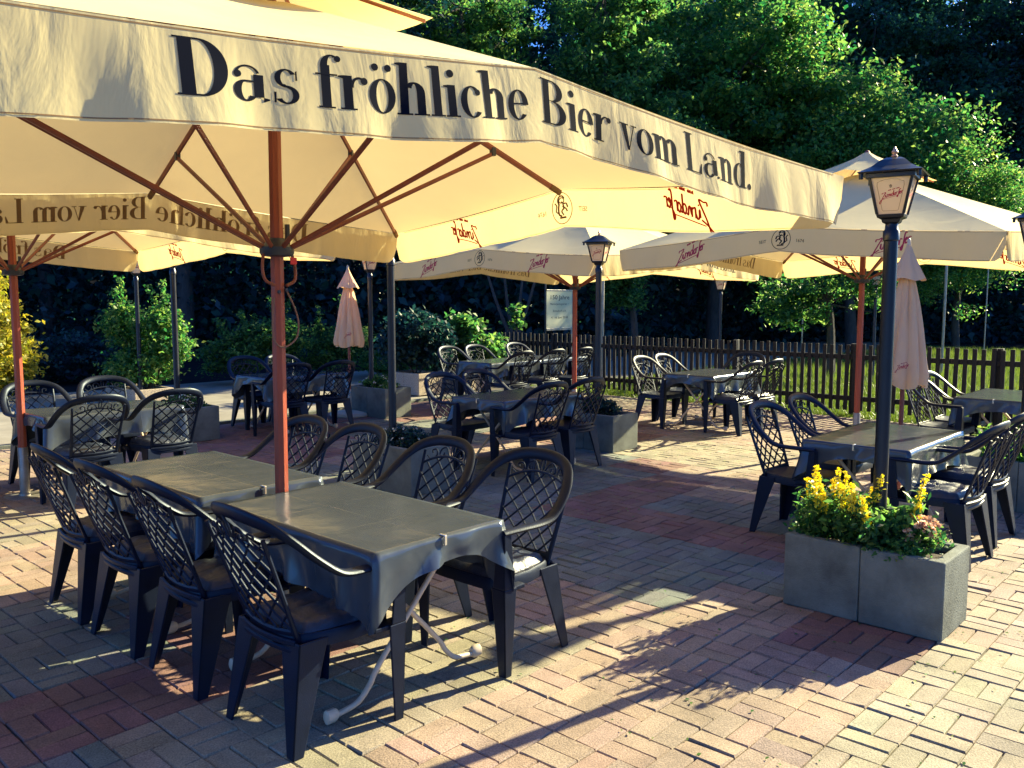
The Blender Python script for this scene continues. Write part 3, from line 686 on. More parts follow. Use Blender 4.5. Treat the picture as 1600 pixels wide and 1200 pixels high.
        def stamp(polys, fx, name, mo, mi):
            for off, m_, nm in ((.0010, mo, name), (-.0010, mi, name)):
                b = MB()
                for q in polys:
                    pp = [fx(x, y) for x, y in q]
                    if len(q) == 4:   # split tall quads so they follow the cloth
                        (p0, p1, p2, p3) = pp; hgt = abs(p3[1] - p0[1]); nn = max(1, int(hgt / .1))
                        for i in range(nn):
                            l0, l1 = i / nn, (i + 1) / nn
                            def lr(u, w_, t): return (u[0] + (w_[0] - u[0]) * t, u[1] + (w_[1] - u[1]) * t)
                            c = [lr(p0, p3, l0), lr(p1, p2, l0), lr(p1, p2, l1), lr(p0, p3, l1)]
                            b.add([P(s, t, off) for s, t in c], [(0, 1, 2, 3)])
                    else: b.add([P(s, t, off) for s, t in pp], [tuple(range(len(pp)))])
                b.build(nm, m_, vo)
        if side % 2 == 1:     # lettered sides
            for txt, s0, s1 in (("Das fröhliche", -1.125, -.035), ("Bier vom Land.", .02, 1.17)):
                q, wdt = textquads(txt); k = (s1 - s0) / wdt
                stamp(q, lambda x, y: ((s0 + x * k) / S_, .70 - y * .60), "lettering", M['ink'], M['inkback'])
        else:
            for c in (-1.0, 1.0):
                k = .096
                stamp(LOGO, lambda x, y: ((c + x * k) / S_, .50 - y * k / .235), "script_logo", M['red'], M['redback'])
            stamp(EMB, lambda x, y: ((x * .125) / S_, .50 - y * .098 / .235), "lion_emblem", M['ink'], M['inkback'])
            stamp(SEIT, lambda x, y: ((x - .19) / S_, .52 - y / .235), "small_lettering", M['ink'], M['inkback'])
            stamp(YEAR, lambda x, y: ((x + .19) / S_, .52 - y / .235), "small_lettering", M['ink'], M['inkback'])
    # ribs and struts
    for k in range(8):
        r = MB(); A, B = rib(k, 0), rib(k, .995); dz = Vector((0, 0, -.026)); r.sweep([Vector((.04 * math.cos(angs[k]), .04 * math.sin(angs[k]), 3.03)) + dz * .2, A + dz, B + dz], [(0, 0, 1)] * 3, .024, .036, seg=6)
        ro = r.build("rib", M['ribwood'], root, True)
        e = MB(); q = rib(k, .98) + dz; d = (B - A).normalized(); e.sweep([q - d * .05, q + d * .035], [(0, 0, 1)] * 2, .032, .042, seg=8); e.build("rib_end_pocket", M['inkback'], ro, True)
        J = rib(k, (1.35 - .16) / ((S_ * (1.414 if k % 2 else 1)) - .16)) + Vector((0, 0, -.055))
        s = MB(); s.sweep([Vector((.07 * math.cos(angs[k]), .07 * math.sin(angs[k]), 1.905)), J], [(0, 0, 1)] * 2, .022, .026, seg=6)
        so_ = s.build("strut", M['ribwood'], root, True)
        j = MB(); j.box(J + Vector((0, 0, .012)), (.03, .03, .05), rot=Matrix.Rotation(angs[k], 3, 'Z')); j.build("hinge_plate", M['darkmetal'], so_, bevel=.004)
    h = MB(); h.lathe([(.038, 1.86), (.075, 1.865), (.082, 1.88), (.082, 1.905), (.06, 1.92), (.045, 1.94), (.036, 1.95)], seg=16); ho = h.build("runner_hub", M['darkmetal'], root, True)
    lk = MB(); lk.box((.052, -.01, 1.97), (.02, .02, .1)); lk.build("latch", M['darkmetal'], ho, bevel=.003)
    h = MB(); h.lathe([(.033, 2.95), (.07, 2.96), (.075, 3.02), (.05, 3.05), (.03, 3.06)], seg=16); h.build("crown_hub", M['ribwood'], root, True)
    return root
def pull_fittings(root):
    g = MB()
    for s in (-1, 1):
        g.tube(cat([(s * .075, -.01, 1.87), (s * .085, -.02, 1.80), (s * .075, -.03, 1.745), (s * .03, -.036, 1.72)], 4), .008)
    g.build("pull_handle", M['ribwood'], root, True)
    c = MB(); c.tube(cat([(.030, -.03, 1.70), (.065, -.04, 1.62), (.085, -.045, 1.54), (.07, -.045, 1.46), (.0, -.05, 1.42), (-.045, -.045, 1.46), (-.048, -.04, 1.56), (-.035, -.034, 1.66)], 5), .0045, seg=6)
    c.build("pull_cord", M['cord'], root, True)
    t = MB(); t.box((.045, -.085, 1.838), (.032, .01, .034)); t.build("price_tag", M['redtag'], root, bevel=.002)
    t = MB(); t.box((-.01, -.038, 1.69), (.012, .012, .016)); t.box((.028, -.036, 1.70), (.012, .012, .016)); t.build("cord_stop", M['darkmetal'], root)
para = build_parasol()
others = [(copy_tree(para), (3.848, 9.485, -.02), 45.8, "open cream parasol at the right, directly behind the near lantern post"),
          (copy_tree(para), (.906, 12.40, -.06), 46.3, "open cream parasol in the middle distance, right end of its hem in full sun"),
          (copy_tree(para), (-4.128, 7.145, -.01), 47.5, "open cream parasol at the left edge, its red pole in a grey sleeve")]
para.location = (-1.150, 4.20, 0); para.rotation_euler = (Matrix.Rotation(R(.75), 3, Vector((-math.sin(R(84)), math.cos(R(84)), 0))) @ Matrix.Rotation(R(40), 3, 'Z')).to_euler(); pull_fittings(para)
tag(para, "huge cream foreground parasol with big black lettering over the front tables", "parasol", "big square parasols over the tables")
for o, l, r_, lab in others:
    o.location = l; o.rotation_euler = (0, 0, R(r_)); tag(o, lab, "parasol", "big square parasols over the tables")
# ------------------------------------------------------------ folded parasols
def folded(loc, zb, zt, rmax, label, base, seed, text):
    root = empty("folded_parasol", loc, R(seed * 20)); mb = MB(); n = 96; rows = []; nz = 22
    for i in range(nz + 1):
        t = i / nz; z = zt - .20 - (zt - .20 - zb) * t
        row = []
        for k in range(n):
            a = 2 * math.pi * k / n; pl = abs(math.sin(a * 4 + .8 * math.sin(a + seed) + .35 * t)) ** .7
            r = .03 + (rmax - .03) * (t ** .75) * (.62 + .38 * pl) + .004 * math.sin(13 * a + 9 * t)
            if t > .92: r *= 1 - .12 * ((t - .92) / .08)
            row.append(len(mb.v)); mb.v.append((r * math.cos(a), r * math.sin(a), z + (.018 * math.sin(a * 4 + seed) if i == nz else 0)))
        rows.append(row)
    for a, b in zip(rows, rows[1:]):
        for k in range(n): mb.f.append((a[k], b[k], b[(k + 1) % n], a[(k + 1) % n])); mb.m.append(0)
    co = mb.build("folded_canopy", M['pink_cloth'], root, True, angle=180)
    c = MB(); rows = []
    for i in range(9):
        t = i / 8; row = []
        for k in range(48):
            a = 2 * math.pi * k / 48; r = .012 + (rmax * .62) * t ** 1.15 * (.85 + .15 * abs(math.sin(a * 4 + 1))); row.append(len(c.v)); c.v.append((r * math.cos(a), r * math.sin(a), zt - (zt - zb) * .25 * t + .012 * math.sin(4 * a) * t))
        rows.append(row)
    for a, b in zip(rows, rows[1:]):
        for k in range(48): c.f.append((a[k], b[k], b[(k + 1) % 48], a[(k + 1) % 48])); c.m.append(0)
    c.build("vent_cap", M['pink_cloth'], root, True, angle=180)
    p = MB(); p.tube([(0, 0, .36), (0, 0, zt - .03)], .019, seg=10); p.build("pole", M['ribwood'], root, True)
    f = MB(); f.lathe([(.010, zt - .03), (.016, zt - .01), (.014, zt + .03), (.004, zt + .045)], seg=10); f.build("finial", M['cream_metal'], root, True)
    p = MB(); p.tube([(0, 0, .05), (0, 0, .38)], .022, seg=10); p.build("base_tube", M['cream_metal'] if base else M['ribwood'], root, True)
    b = MB(); b.lathe([(.28, 0), (.29, .02), (.28, .055), (.10, .07), (.03, .075)], seg=32); b.build("base_plate", M['stone'], root, True)
    # small red print low on the cloth, facing the camera
    q = LOGO if text else LOGO[:60]; t = MB(); ca = math.atan2(-loc[1], -loc[0]) - R(seed * 20)
    rr = rmax * 1.005
    for pl in q:
        vs = []
        for x, y in pl:
            a = ca + x * .028 / rr - .05; vs.append((rr * math.cos(a), rr * math.sin(a), zb + .17 + y * .028))
        t.add(vs, [(0, 1, 2, 3)])
    t.build("small_print", M['red'], co)
    tag(root, label, "parasol", "folded pink parasols"); return root
folded((3.23, 7.05, 0), .95, 2.11, .215, "folded salmon parasol close behind the near lamp post, hanging above a dark chair", False, 1.3, True)
folded((-2.32, 12.2, 0), 1.0, 2.10, .235, "folded salmon parasol on a white round base, small against the dark wood", True, 2.1, True)
# ------------------------------------------------------------ lamp posts
def make_lamp():
    root = empty("lamp_post"); m = M['black_paint']
    def hs(mb):
        mb.v = [(x * .88, y * .88, 2.035 + (z - 2.065) * .785) for x, y, z in mb.v]; return mb
    p = MB(); p.lathe([(.075, 0), (.075, .02), (.045, .04), (.036, .10), (.034, 1.95), (.040, 1.955), (.040, 2.0), (.032, 2.01), (.030, 2.045)], seg=18); p.build("post", m, root, True)
    fr = MB(); k = math.sqrt(2)
    fr.lathe([(.030 * k, 2.065), (.045 * k, 2.075), (.05 * k, 2.095), (.070 * k, 2.105), (.075 * k, 2.125)], seg=4, sq=True)
    zb, zt_, rb, rt = 2.125, 2.355, .070, .112
    for sx in (-1, 1):
        for sy in (-1, 1): fr.hexa([Vector((sx * rb + u, sy * rb + v, zb)) for u, v in ((-.008, -.008), (.008, -.008), (.008, .008), (-.008, .008))], [Vector((sx * rt + u, sy * rt + v, zt_)) for u, v in ((-.008, -.008), (.008, -.008), (.008, .008), (-.008, .008))])
    fr.lathe([(.128 * k, 2.350), (.130 * k, 2.378)], seg=4, sq=True)
    for s in (-1, 1):
        for t in (-1, 1): fr.box((s * .150, t * .150, 2.362), (.018, .018, .040), rot=Matrix.Rotation(R(45), 3, 'Z'))
    hs(fr).build("lantern_frame", m, root, bevel=.002)
    rf = MB(); rf.lathe([(.165 * k, 2.378), (.170 * k, 2.386), (.150 * k, 2.396), (.105 * k, 2.425), (.065 * k, 2.468), (.035 * k, 2.485), (.02 * k, 2.487)], seg=4, sq=True); hs(rf).build("lantern_roof", m, root, True, angle=50)
    f = MB(); f.lathe([(.012, 2.485), (.020, 2.497), (.010, 2.507), (.018, 2.522), (.010, 2.540), (.004, 2.558)], seg=10); hs(f).build("finial", M['brass'], root, True)
    for side in range(4):
        rot = Matrix.Rotation(side * math.pi / 2, 3, 'Z')
        def P(u, z, off=0):
            t = (z - zb) / (zt_ - zb); r = rb + (rt - rb) * t; return rot @ Vector((u * (r - .006), -(r - .002) - off, z))
        g = MB(); g.add([P(-1, zb), P(1, zb), P(1, zt_), P(-1, zt_)], [(0, 1, 2, 3)]); g.add([P(-1, zb, -.004), P(1, zb, -.004), P(1, zt_, -.004), P(-1, zt_, -.004)], [(3, 2, 1, 0)])
        go = hs(g).build("glass_pane", M['glass_white'], root)
        l = MB()
        for q in LOGO: l.add([P((x * .045) / .1 / 1.1, 2.243 + y * .030, .0015) for x, y in q], [(0, 1, 2, 3)])
        hs(l).build("script_logo", M['red'], go)
        l = MB()
        for q in EMB[30:]: l.add([P(x * .15, 2.295 + y * .014, .0015) for x, y in q], [tuple(range(len(q)))])
        hs(l).build("lion_emblem", M['ink'], go)
        l = MB()
        fr_ = [(-.62, 2.150), (-.74, 2.30), (-.70, 2.322), (-.35, 2.336), (0, 2.340), (.35, 2.336), (.70, 2.322), (.74, 2.30), (.62, 2.150), (.55, 2.145), (-.55, 2.145), (-.62, 2.150)]
        for q in ribbon([(x * .1, z) for x, z in fr_], .0022, n=1): l.add([P(x / .1, z, .0013) for x, z in q], [(0, 1, 2, 3)])
        hs(l).build("gold_border", M['gold'], go)
    return root
lamp0 = make_lamp()
LG = "black lantern lamp posts"
lamps = [(W(4.545, 1.575), -32, "nearest black lantern post rising from the yellow-flower trough"),
         (W(7.70, 5.80), -24, "black lantern post in the square trough beside the middle table"),
         (W(4.85, 5.93), 20, "black post standing behind the front chairs, its lantern hidden by the big parasol"),
         (W(7.62, 9.78), 28, "black lantern post behind the small folded parasol, logo glass just under the hem"),
         (W(4.85, 10.02), 10, "slim black post in front of the left green shrub"),
         (Vector((-6.1, 14.0, 0)), 30, "far black lantern seen through the corner gap of the left parasol"),
         (Vector((4.36, 18.0, -.2)), -30, "small far lantern hanging below the sunlit hem, beyond the fence"),
         (Vector((7.68, 18.2, -.1)), -30, "far lantern between the right parasol's struts and the near post"),
         (W(7.72, 1.58), -42, "black lantern post cut by the right edge of the picture")]
for i, (p, r_, lab) in enumerate(lamps):
    o = lamp0 if i == 0 else copy_tree(lamp0)
    o.location = p; o.rotation_euler = (0, 0, R(r_)); tag(o, lab, "lamp post", LG)
# ------------------------------------------------------------ planters
def trough(a0, a1, b0, b1, h, label, m='concrete', name="planter"):
    ca, cb = (a0 + a1) / 2, (b0 + b1) / 2; la, lb = a1 - a0, b1 - b0; root = empty(name, W(ca, cb), AZ); th = .055
    for s in (-1, 1):   # two blocks, each a U of walls
        bl = MB(); y0, y1 = (s * .002, s * lb / 2); yc = (y0 + y1) / 2; ly = abs(y1 - y0)
        o_ = [(-la / 2, s * .0015), (-la / 2, s * lb / 2), (la / 2, s * lb / 2), (la / 2, s * .0015), (la / 2 - th, s * .0015), (la / 2 - th, s * (lb / 2 - th)), (-la / 2 + th, s * (lb / 2 - th)), (-la / 2 + th, s * .0015)]
        if s > 0: o_ = o_[::-1]
        n_ = 8; bl.v = [(x, y, 0) for x, y in o_] + [(x, y, h) for x, y in o_]
        for q_ in range(8): bl.f.append((q_, (q_ + 1) % 8, 8 + (q_ + 1) % 8, 8 + q_)); bl.m.append(0)
        bl.f += [tuple(range(8, 16)), tuple(reversed(range(8)))]; bl.m += [0, 0]
        bl.build("block", M[m], root, bevel=.008)
    so_ = MB(); n = 8
    for i in range(n + 1):
        for j in range(n + 1): so_.v.append((-la / 2 + th + (la - 2 * th) * i / n, -lb / 2 + th + (lb - 2 * th) * j / n, h - .05 + rnd.uniform(-.012, .012)))
    for i in range(n):
        for j in range(n): a = i * (n + 1) + j; so_.f.append((a, a + n + 1, a + n + 2, a + 1)); so_.m.append(0)
    so_.build("soil", M['soil'], root, True)
    tag(root, label, "planter", "planters between the tables"); return root
trough(4.35, 4.77, 1.19, 2.00, .395, "grey concrete trough in the right foreground filled with yellow spikes")
trough(7.48, 7.95, 5.42, 6.22, .40, "grey concrete trough beside the middle table's right chairs")
trough(7.48, 7.95, 9.30, 10.12, .42, "grey concrete trough right of the small folded parasol with low white flowers")
trough(4.62, 5.07, 5.42, 6.22, .40, "grey concrete trough just behind the front tables' right chairs")
trough(4.62, 5.07, 9.42, 10.22, .40, "grey concrete trough behind the left table's right lattice chair")
trough(7.50, 7.96, 1.15, 1.98, .40, "grey concrete trough cut by the right edge of the picture")
trough(9.75, 10.35, 11.2, 12.0, .38, "speckled pebble-surfaced trough in sun near the far tables", 'aggregate')
trough(5.95, 6.6, 13.75, 14.9, .20, "speckled pebble-surfaced trough under the left green shrub", 'aggregate')
trough(10.92, 11.48, 11.2, 12.0, .38, "speckled pebble-surfaced trough under the round bush behind the far tables", 'aggregate')
# ------------------------------------------------------------ foliage
def leaf_mesh(name, C, size, rg, up=.4, m=None, parent=None, aspect=.55, droop=0.0):
    n = len(C); nr = rg.normal(size=(n, 3)); nr[:, 2] = np.abs(nr[:, 2]) + up; nr /= np.linalg.norm(nr, axis=1)[:, None]
    t = rg.normal(size=(n, 3)); t -= nr * (t * nr).sum(1)[:, None]; t /= np.linalg.norm(t, axis=1)[:, None]; b = np.cross(nr, t)
    s = size * rg.uniform(.6, 1.25, n)[:, None]
    V = np.stack([C - t * s * .5, C + b * s * aspect * .5 - t * s * .05 + nr * s * .07, C + t * s * .5 - nr * s * .05, C - b * s * aspect * .5 - t * s * .05 + nr * s * .07], 1).reshape(-1, 3)
    me = bpy.data.meshes.new(name); me.vertices.add(4 * n); me.vertices.foreach_set("co", V.ravel().astype(np.float32))
    me.loops.add(4 * n); me.loops.foreach_set("vertex_index", np.arange(4 * n, dtype=np.int32)); me.polygons.add(n)
    me.polygons.foreach_set("loop_start", np.arange(0, 4 * n, 4, dtype=np.int32)); me.update(calc_edges=True)
    me.materials.append(m); o = bpy.data.objects.new(name, me); COL.objects.link(o); o.parent = parent; return o
def clump_points(rg, centre, radii, nclump, per, spread, shell=.55, flat=1):
    d = rg.normal(size=(nclump, 3)); d /= np.linalg.norm(d, axis=1)[:, None]
    r = rg.uniform(shell, 1.0, nclump) ** .7; cc = d * r[:, None] * np.array(radii) * rg.uniform(.85, 1.12, (nclump, 1)) + np.array(centre)
    p = np.repeat(cc, per, 0) + rg.normal(size=(nclump * per, 3)) * spread * np.array([1, 1, .55 * flat]) * np.repeat(rg.uniform(.6, 1.3, (nclump, 1)), per, 0)
    return p, cc
def tree_proto(seed, h, cr, name="broadleaf_tree", leafm='leaf', ncl=330, per=90, ls=.13, cz=.60, radz=.46, base_skirt=True, spread=.27):
    rg = np.random.default_rng(seed); root = empty(name)
    lobes = []
    P = []; CC = []
    for k in range(9):
        a = k * 2.4 + rg.uniform(0, .6); rr = cr * rg.uniform(.25, .6); z = h * (cz + radz * .62 * rg.uniform(-1, 1))
        lobes.append((rr * math.cos(a), rr * math.sin(a), z))
        p, cc = clump_points(rg, lobes[-1], (cr * .55, cr * .55, h * radz * .42), ncl // 9, per, spread, .35); P.append(p); CC.append(cc)
    pts = np.concatenate(P); pts = pts[pts[:, 2] > .25]
    leaf_mesh("crown", pts, ls, rg, .3, M[leafm], root)
    t = MB(); tr = h * .018
    t.tube(cat([(0, 0, -.3), (.1, 0, h * .2), (-.1, .12, h * .45), (.05, 0, h * .85)], 4), [tr * (1.15 - .9 * k / 12) for k in range(13)], seg=9)
    for lx, ly, lz in lobes:
        t.tube(cat([(0, 0, lz * .55), (lx * .4, ly * .4, lz * .75), (lx * .9, ly * .9, lz * 1.02)], 3), [tr * .45, tr * .4, tr * .35, tr * .3, tr * .2, tr * .14, tr * .08], seg=6)
    for c in np.concatenate(CC)[::9]:
        l = min(lobes, key=lambda q: (q[0] - c[0]) ** 2 + (q[1] - c[1]) ** 2 + (q[2] - c[2]) ** 2); t.tube([l, tuple(c)], [tr * .14, tr * .05], seg=4, cap=False)
    t.build("trunk", M['bark'], root, True)
    return root
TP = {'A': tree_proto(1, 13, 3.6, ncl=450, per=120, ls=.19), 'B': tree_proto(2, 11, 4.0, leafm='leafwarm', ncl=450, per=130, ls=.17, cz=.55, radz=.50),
      'C': tree_proto(3, 15, 3.9, leafm='leafshade', ncl=380, per=90, ls=.22), 'E': tree_proto(6, 15, 3.9, leafm='leafmid', ncl=380, per=100, ls=.22), 'D': tree_proto(4, 7.5, 3.0, leafm='leafwarm', ncl=400, per=140, ls=.12, cz=.5, radz=.5)}
used = set()
TR = [  # x, y, kind, scale, rot, label
    (2.8, 26.4, 'A', .92, 0, "tall bright green tree behind the big parasol's lettering, left of the lit group"),
    (7.0, 30.0, 'B', 1.2, 70, "yellow-green sunlit tree in the centre of the lit group above the long hem"),
    (11.6, 29.2, 'D', 1.42, 140, "broad sunlit tree directly above the right parasol and lamp"),
    (15.2, 29.3, 'D', .95, 200, "small sunlit tree sloping down to the right edge"),
    (9.6, 35.5, 'A', 1.15, 33, "tall green tree rising behind the sunlit centre group"),
    (-1.5, 27.2, 'A', .90, 10, "green tree at the left end of the visible tree line above the parasol top"),
    (-5.0, 25.5, 'C', .9, 60, "dark tree behind the folded small parasol"),
    (-9.5, 25, 'C', .9, 100, "dark tree behind the left green shrub"),
    (-14, 26, 'C', .9, 150, "dark tree behind the left table"),
    (-18.5, 25, 'C', .9, 190, "dark tree beyond the left edge shrub"),
    (0.2, 34, 'E', 1.05, 230, "dark tree showing between the big parasol top and the lit group"),
    (5.0, 36, 'E', 1.1, 275, "dark tall tree behind the bright left tree"),
    (14.0, 36.0, 'E', 1.0, 310, "dark tree right of the lit group's peak"),
    (18.0, 37.5, 'E', 1.05, 20, "dark blue-green tree in the right part of the wood"),
    (21.5, 38.0, 'C', 1.1, 80, "dark tree at the right edge of the picture"),
    (15.2, 38.5, 'E', 1.1, 120, "dark tall tree just right of the lit group at the upper right"),
    (19.8, 41, 'E', 1.25, 170, "tall tree with lit top leaves in the upper right corner"),
    (9.4, 39, 'C', 1.15, 220, "tall dark tree deep in the wood behind the lit group"),
    (-3.4, 32, 'C', 1.05, 260, "dark tree deep in the wood behind the middle parasol"),
    (-11.8, 32, 'C', 1.05, 300, "dark tree deep in the wood behind the left parasol"),
    (26.5, 41, 'C', 1.1, 15, "dark tree beyond the right edge of the lawn"),
]
for x, y, k, s, r_, lab in TR:
    if k in used: o = copy_tree(TP[k])
    else: o = TP[k]; used.add(k)
    o.location = (x, y, 0); o.scale = (s, s, s); o.rotation_euler = (0, 0, R(r_)); tag(o, lab, "tree", "trees at the edge of the wood")
rg = np.random.default_rng(77)   # far wood behind, one mass
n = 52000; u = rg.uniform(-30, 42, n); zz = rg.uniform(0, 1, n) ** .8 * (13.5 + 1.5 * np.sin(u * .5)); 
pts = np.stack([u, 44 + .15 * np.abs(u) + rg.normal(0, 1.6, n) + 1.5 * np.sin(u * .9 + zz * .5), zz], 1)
tag(leaf_mesh("far_wood", pts, .62, rg, .2, M['leafshade']), kind='stuff')
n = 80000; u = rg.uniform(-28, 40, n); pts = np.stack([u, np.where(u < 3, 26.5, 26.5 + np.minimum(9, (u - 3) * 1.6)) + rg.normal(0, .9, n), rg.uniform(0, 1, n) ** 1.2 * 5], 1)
tag(leaf_mesh("undergrowth_backing", pts, .34, rg, .2, M['leafshade']), kind='stuff')  # undergrowth added as dark backing for the shade below the crowns
def sky_block():  # slope added to block the sky light behind the trees
    b = MB(); nx, ny = 40, 8; 
    for i in range(nx + 1):
        for j in range(ny + 1): x = -80 + 170 * i / nx; y = 49 + 40 * j / ny; b.v.append((x, y, -.3 + 11 * (j / ny) ** .5 + .8 * math.sin(x * .3)))
    for i in range(nx):
        for j in range(ny): a = i * (ny + 1) + j; b.f.append((a, a + ny + 1, a + ny + 2, a + 1)); b.m.append(0)
    tag(b.build("sky_block_slope", M['earth'], smooth=True), kind='structure')
sky_block()
def shrub(name, x, y, z0, lobes, ls, m, label, ncl=60, per=60, spread=.09, cat_="shrub", shoots=0, seed=0, group=None):
    rg = np.random.default_rng(100 + seed); root = empty(name, (x, y, z0)); P = []
    st = MB()
    for (lx, ly, lz, rx, rz) in lobes:
        p, cc = clump_points(rg, (lx, ly, lz), (rx, rx, rz), ncl, per, spread, .3); P.append(p)
        st.tube(cat([(lx * .1, ly * .1, -.02), (lx * .5, ly * .5, lz * .5), (lx, ly, lz)], 3), [.016, .015, .013, .011, .010, .008, .006], seg=5)
        for c in cc[::5]: st.tube([(lx * .7, ly * .7, lz * .7), tuple(c)], [.006, .003], seg=4, cap=False)
    for k in range(shoots):
        l = lobes[k % len(lobes)]; a = rg.uniform(-1, 1, 2) * .6; L_ = rg.uniform(.3, .65)
        pts_ = [np.array([l[0], l[1], l[2] + l[4] * .6]) + np.array([a[0], a[1], 1]) * L_ * t for t in np.linspace(0, 1, 9)]
        st.tube([tuple(pts_[0]), tuple(pts_[-1])], [.006, .002], seg=4)
        for q in pts_: P.append(q + rg.normal(size=(9, 3)) * .035)
    pts = np.concatenate(P); pts = pts[pts[:, 2] > .0]
    leaf_mesh("foliage", pts, ls, rg, .3, M[m], root); st.build("stems", M['bark'], root, True)
    tag(root, label, cat_, group); return root
SG = "shrubs beyond the terrace"
p = W(6.28, 14.4); shrub("leafy_shrub", p.x + .18, p.y, .18, [(-.36, 0, 1.05, .30, .36), (.28, 0, .95, .28, .40), (0, .2, .5, .5, .4), (-.1, -.1, .35, .5, .3), (.48, 0, .7, .3, .2)], .080, 'leafwarm', "sunlit green shrub left of centre, growing from the pebbled trough behind the left table", 52, 46, shoots=14, seed=1, group=SG)
shrub("leafy_shrub", -8.6, 14.3, 0, [(-.1, 0, 1.3, .6, .7), (-.5, .2, .7, .8, .6), (.15, -.2, .6, .5, .5), (-.3, 0, 1.9, .4, .35)], .095, 'leafyellow', "bright yellow-leaved shrub at the left edge behind the red pole", 90, 55, shoots=8, seed=2, group=SG)
shrub("leafy_shrub", -5.2, 16.9, 0, [(0, 0, .7, .6, .45), (.6, .1, .9, .55, .5), (-.4, 0, .5, .55, .35)], .085, 'leaf', "dark green bush with thin upright shoots just left of the big red pole", 60, 50, shoots=9, seed=3, group=SG)
shrub("leafy_shrub", -3.9, 17.6, 0, [(0, 0, .6, .6, .45), (.5, 0, .8, .45, .5)], .085, 'leaf', "dark green bush right behind the big red pole", 60, 50, shoots=6, seed=4, group=SG)
p = W(10.05, 11.6); shrub("leafy_shrub", p.x, p.y, .33, [(0, 0, .7, .5, .45), (-.35, 0, .5, .35, .35), (.3, .1, .45, .4, .35)], .10, 'leafshade', "shaded round bush in the pebbled trough left of the far long tables", 60, 50, seed=5, group=SG)
p = W(11.2, 11.6); shrub("leafy_shrub", p.x, p.y, .33, [(0, 0, .62, .45, .40), (-.3, 0, .4, .4, .3), (.4, .1, .38, .4, .3)], .14, 'leaf', "broad-leaved bright green bush behind the left end of the far long tables", 60, 50, shoots=0, seed=6, group=SG)
shrub("leafy_shrub", -10.6, 17.0, 0, [(0, 0, .6, 1.0, .6), (1.4, .4, .5, .9, .5), (2.6, .6, .4, .8, .4)], .10, 'leafshade', "low dark bush in shade between the yellow shrub and the green shrub", 90, 50, seed=7, group=SG)
shrub("leafy_shrub", -1.7, 18.6, 0, [(0, 0, .35, .8, .3), (1.0, 0, .3, .7, .25), (-1.0, .2, .3, .7, .25)], .08, 'leafwarm', "low sunlit hedge strip between the round bushes and the road", 70, 50, seed=8, group=SG)
shrub("young_sapling", .1, 17.6, 0, [(0, 0, 1.45, .14, .16), (0, 0, 1.15, .16, .12)], .13, 'leaf', "young sapling with a few big leaves above the fence's left end", 8, 12, spread=.06, seed=9, group=SG)
# tree with hanging lit branches behind the right parasol
def branchy(x, y, z, label, seed, rx=1.1, rz=.8):
    rg = np.random.default_rng(seed); root = empty("broadleaf_tree", (x, y, 0)); P = []
    for k in range(7):
        p, cc = clump_points(rg, (rg.uniform(-rx, rx) * .6, rg.uniform(-.5, .5), z + rg.uniform(-rz, rz) * .6), (rx * .6, .6, rz * .5), 26, 38, .12, .3); P.append(p)
    leaf_mesh("crown", np.concatenate(P), .12, rg, .5, M['leaf'], root)
    t = MB(); t.tube(cat([(.3, .3, 0), (.25, .3, z * .6), (0, .1, z), (-.1, 0, z + rz)], 4), [.11 - .007 * k for k in range(13)], seg=8)
    for k in range(8): a = k * .8; t.tube([(.1, .15, z * .75), (rx * .8 * math.cos(a), .5 * math.sin(a), z + rz * .6 * math.sin(a * 2))], [.03, .008], seg=5)
    t.build("trunk", M['bark'], root, True); tag(root, label, "tree", "trees on the lawn")
branchy(6.9, 19.0, 2.1, "spreading tree with glossy sunlit leaves low behind the right parasol's left corner", 31, 1.5, 1.2)
branchy(2.75, 20.9, 2.1, "leafy branch hanging beside the notice board behind the second lamp", 32, .7, .7)
t_ = MB()
for k, (dx, dz, top) in enumerate([(-.9, 2.6, .03), (-.35, 2.8, .04), (.3, 2.8, .035), (.75, 2.5, .02)]):
    t_.tube(cat([(.0, 0, 0), (dx * .12, 0, .8), (dx * .5, .1, 1.7), (dx, .2, dz + .6)], 4), [.07 - .0042 * i for i in range(13)], seg=7)
tr_ = empty("broadleaf_tree", (.05, 20.2, 0)); t_.build("trunk", M['bark'], tr_, True)
rg = np.random.default_rng(5); p_, _ = clump_points(rg, (0, 0, 4.2), (1.6, 1.2, 1.0), 90, 50, .18); leaf_mesh("crown", p_, .13, rg, .3, M['leafshade'], tr_)
tag(tr_, "forked bare-stemmed small tree rising behind the left end of the fence", "tree", "trees on the lawn")
# ------------------------------------------------------------ plants in the troughs
def spike_plant(a, b, z, n, label, seed):
    rg = np.random.default_rng(seed); p = W(a, b, z); root = empty("loosestrife_plant", p); L_ = []; F_ = []; st = MB()
    for k in range(n):
        bx, by = rg.uniform(-.10, .10, 2); tx, ty = bx * 2.1 + rg.normal(0, .03), by * 2.1 + rg.normal(0, .03); h = rg.uniform(.22, .40)
        st.tube([(bx, by, -.04), (tx, ty, h)], [.004, .002], seg=5)
        for t in np.linspace(.1, .8, 12):
            c = np.array([bx + (tx - bx) * t, by + (ty - by) * t, h * t]); L_.append(c + rg.normal(size=(7, 3)) * [.032, .032, .012])
        for t in np.linspace(.68, 1.05, 9):
            c = np.array([bx + (tx - bx) * t, by + (ty - by) * t, h * t]); F_.append(c + rg.normal(size=(6, 3)) * [.015, .015, .006] * (1.25 - t * .75))
    leaf_mesh("leaves", np.concatenate(L_), .055, rg, .2, M['leaf'], root, .35); leaf_mesh("flowers", np.concatenate(F_), .026, rg, .3, M['flower'], root, .8); st.build("stems", M['stem'], root, True)
    tag(root, label, "flower", "yellow flowering plants in the front trough")
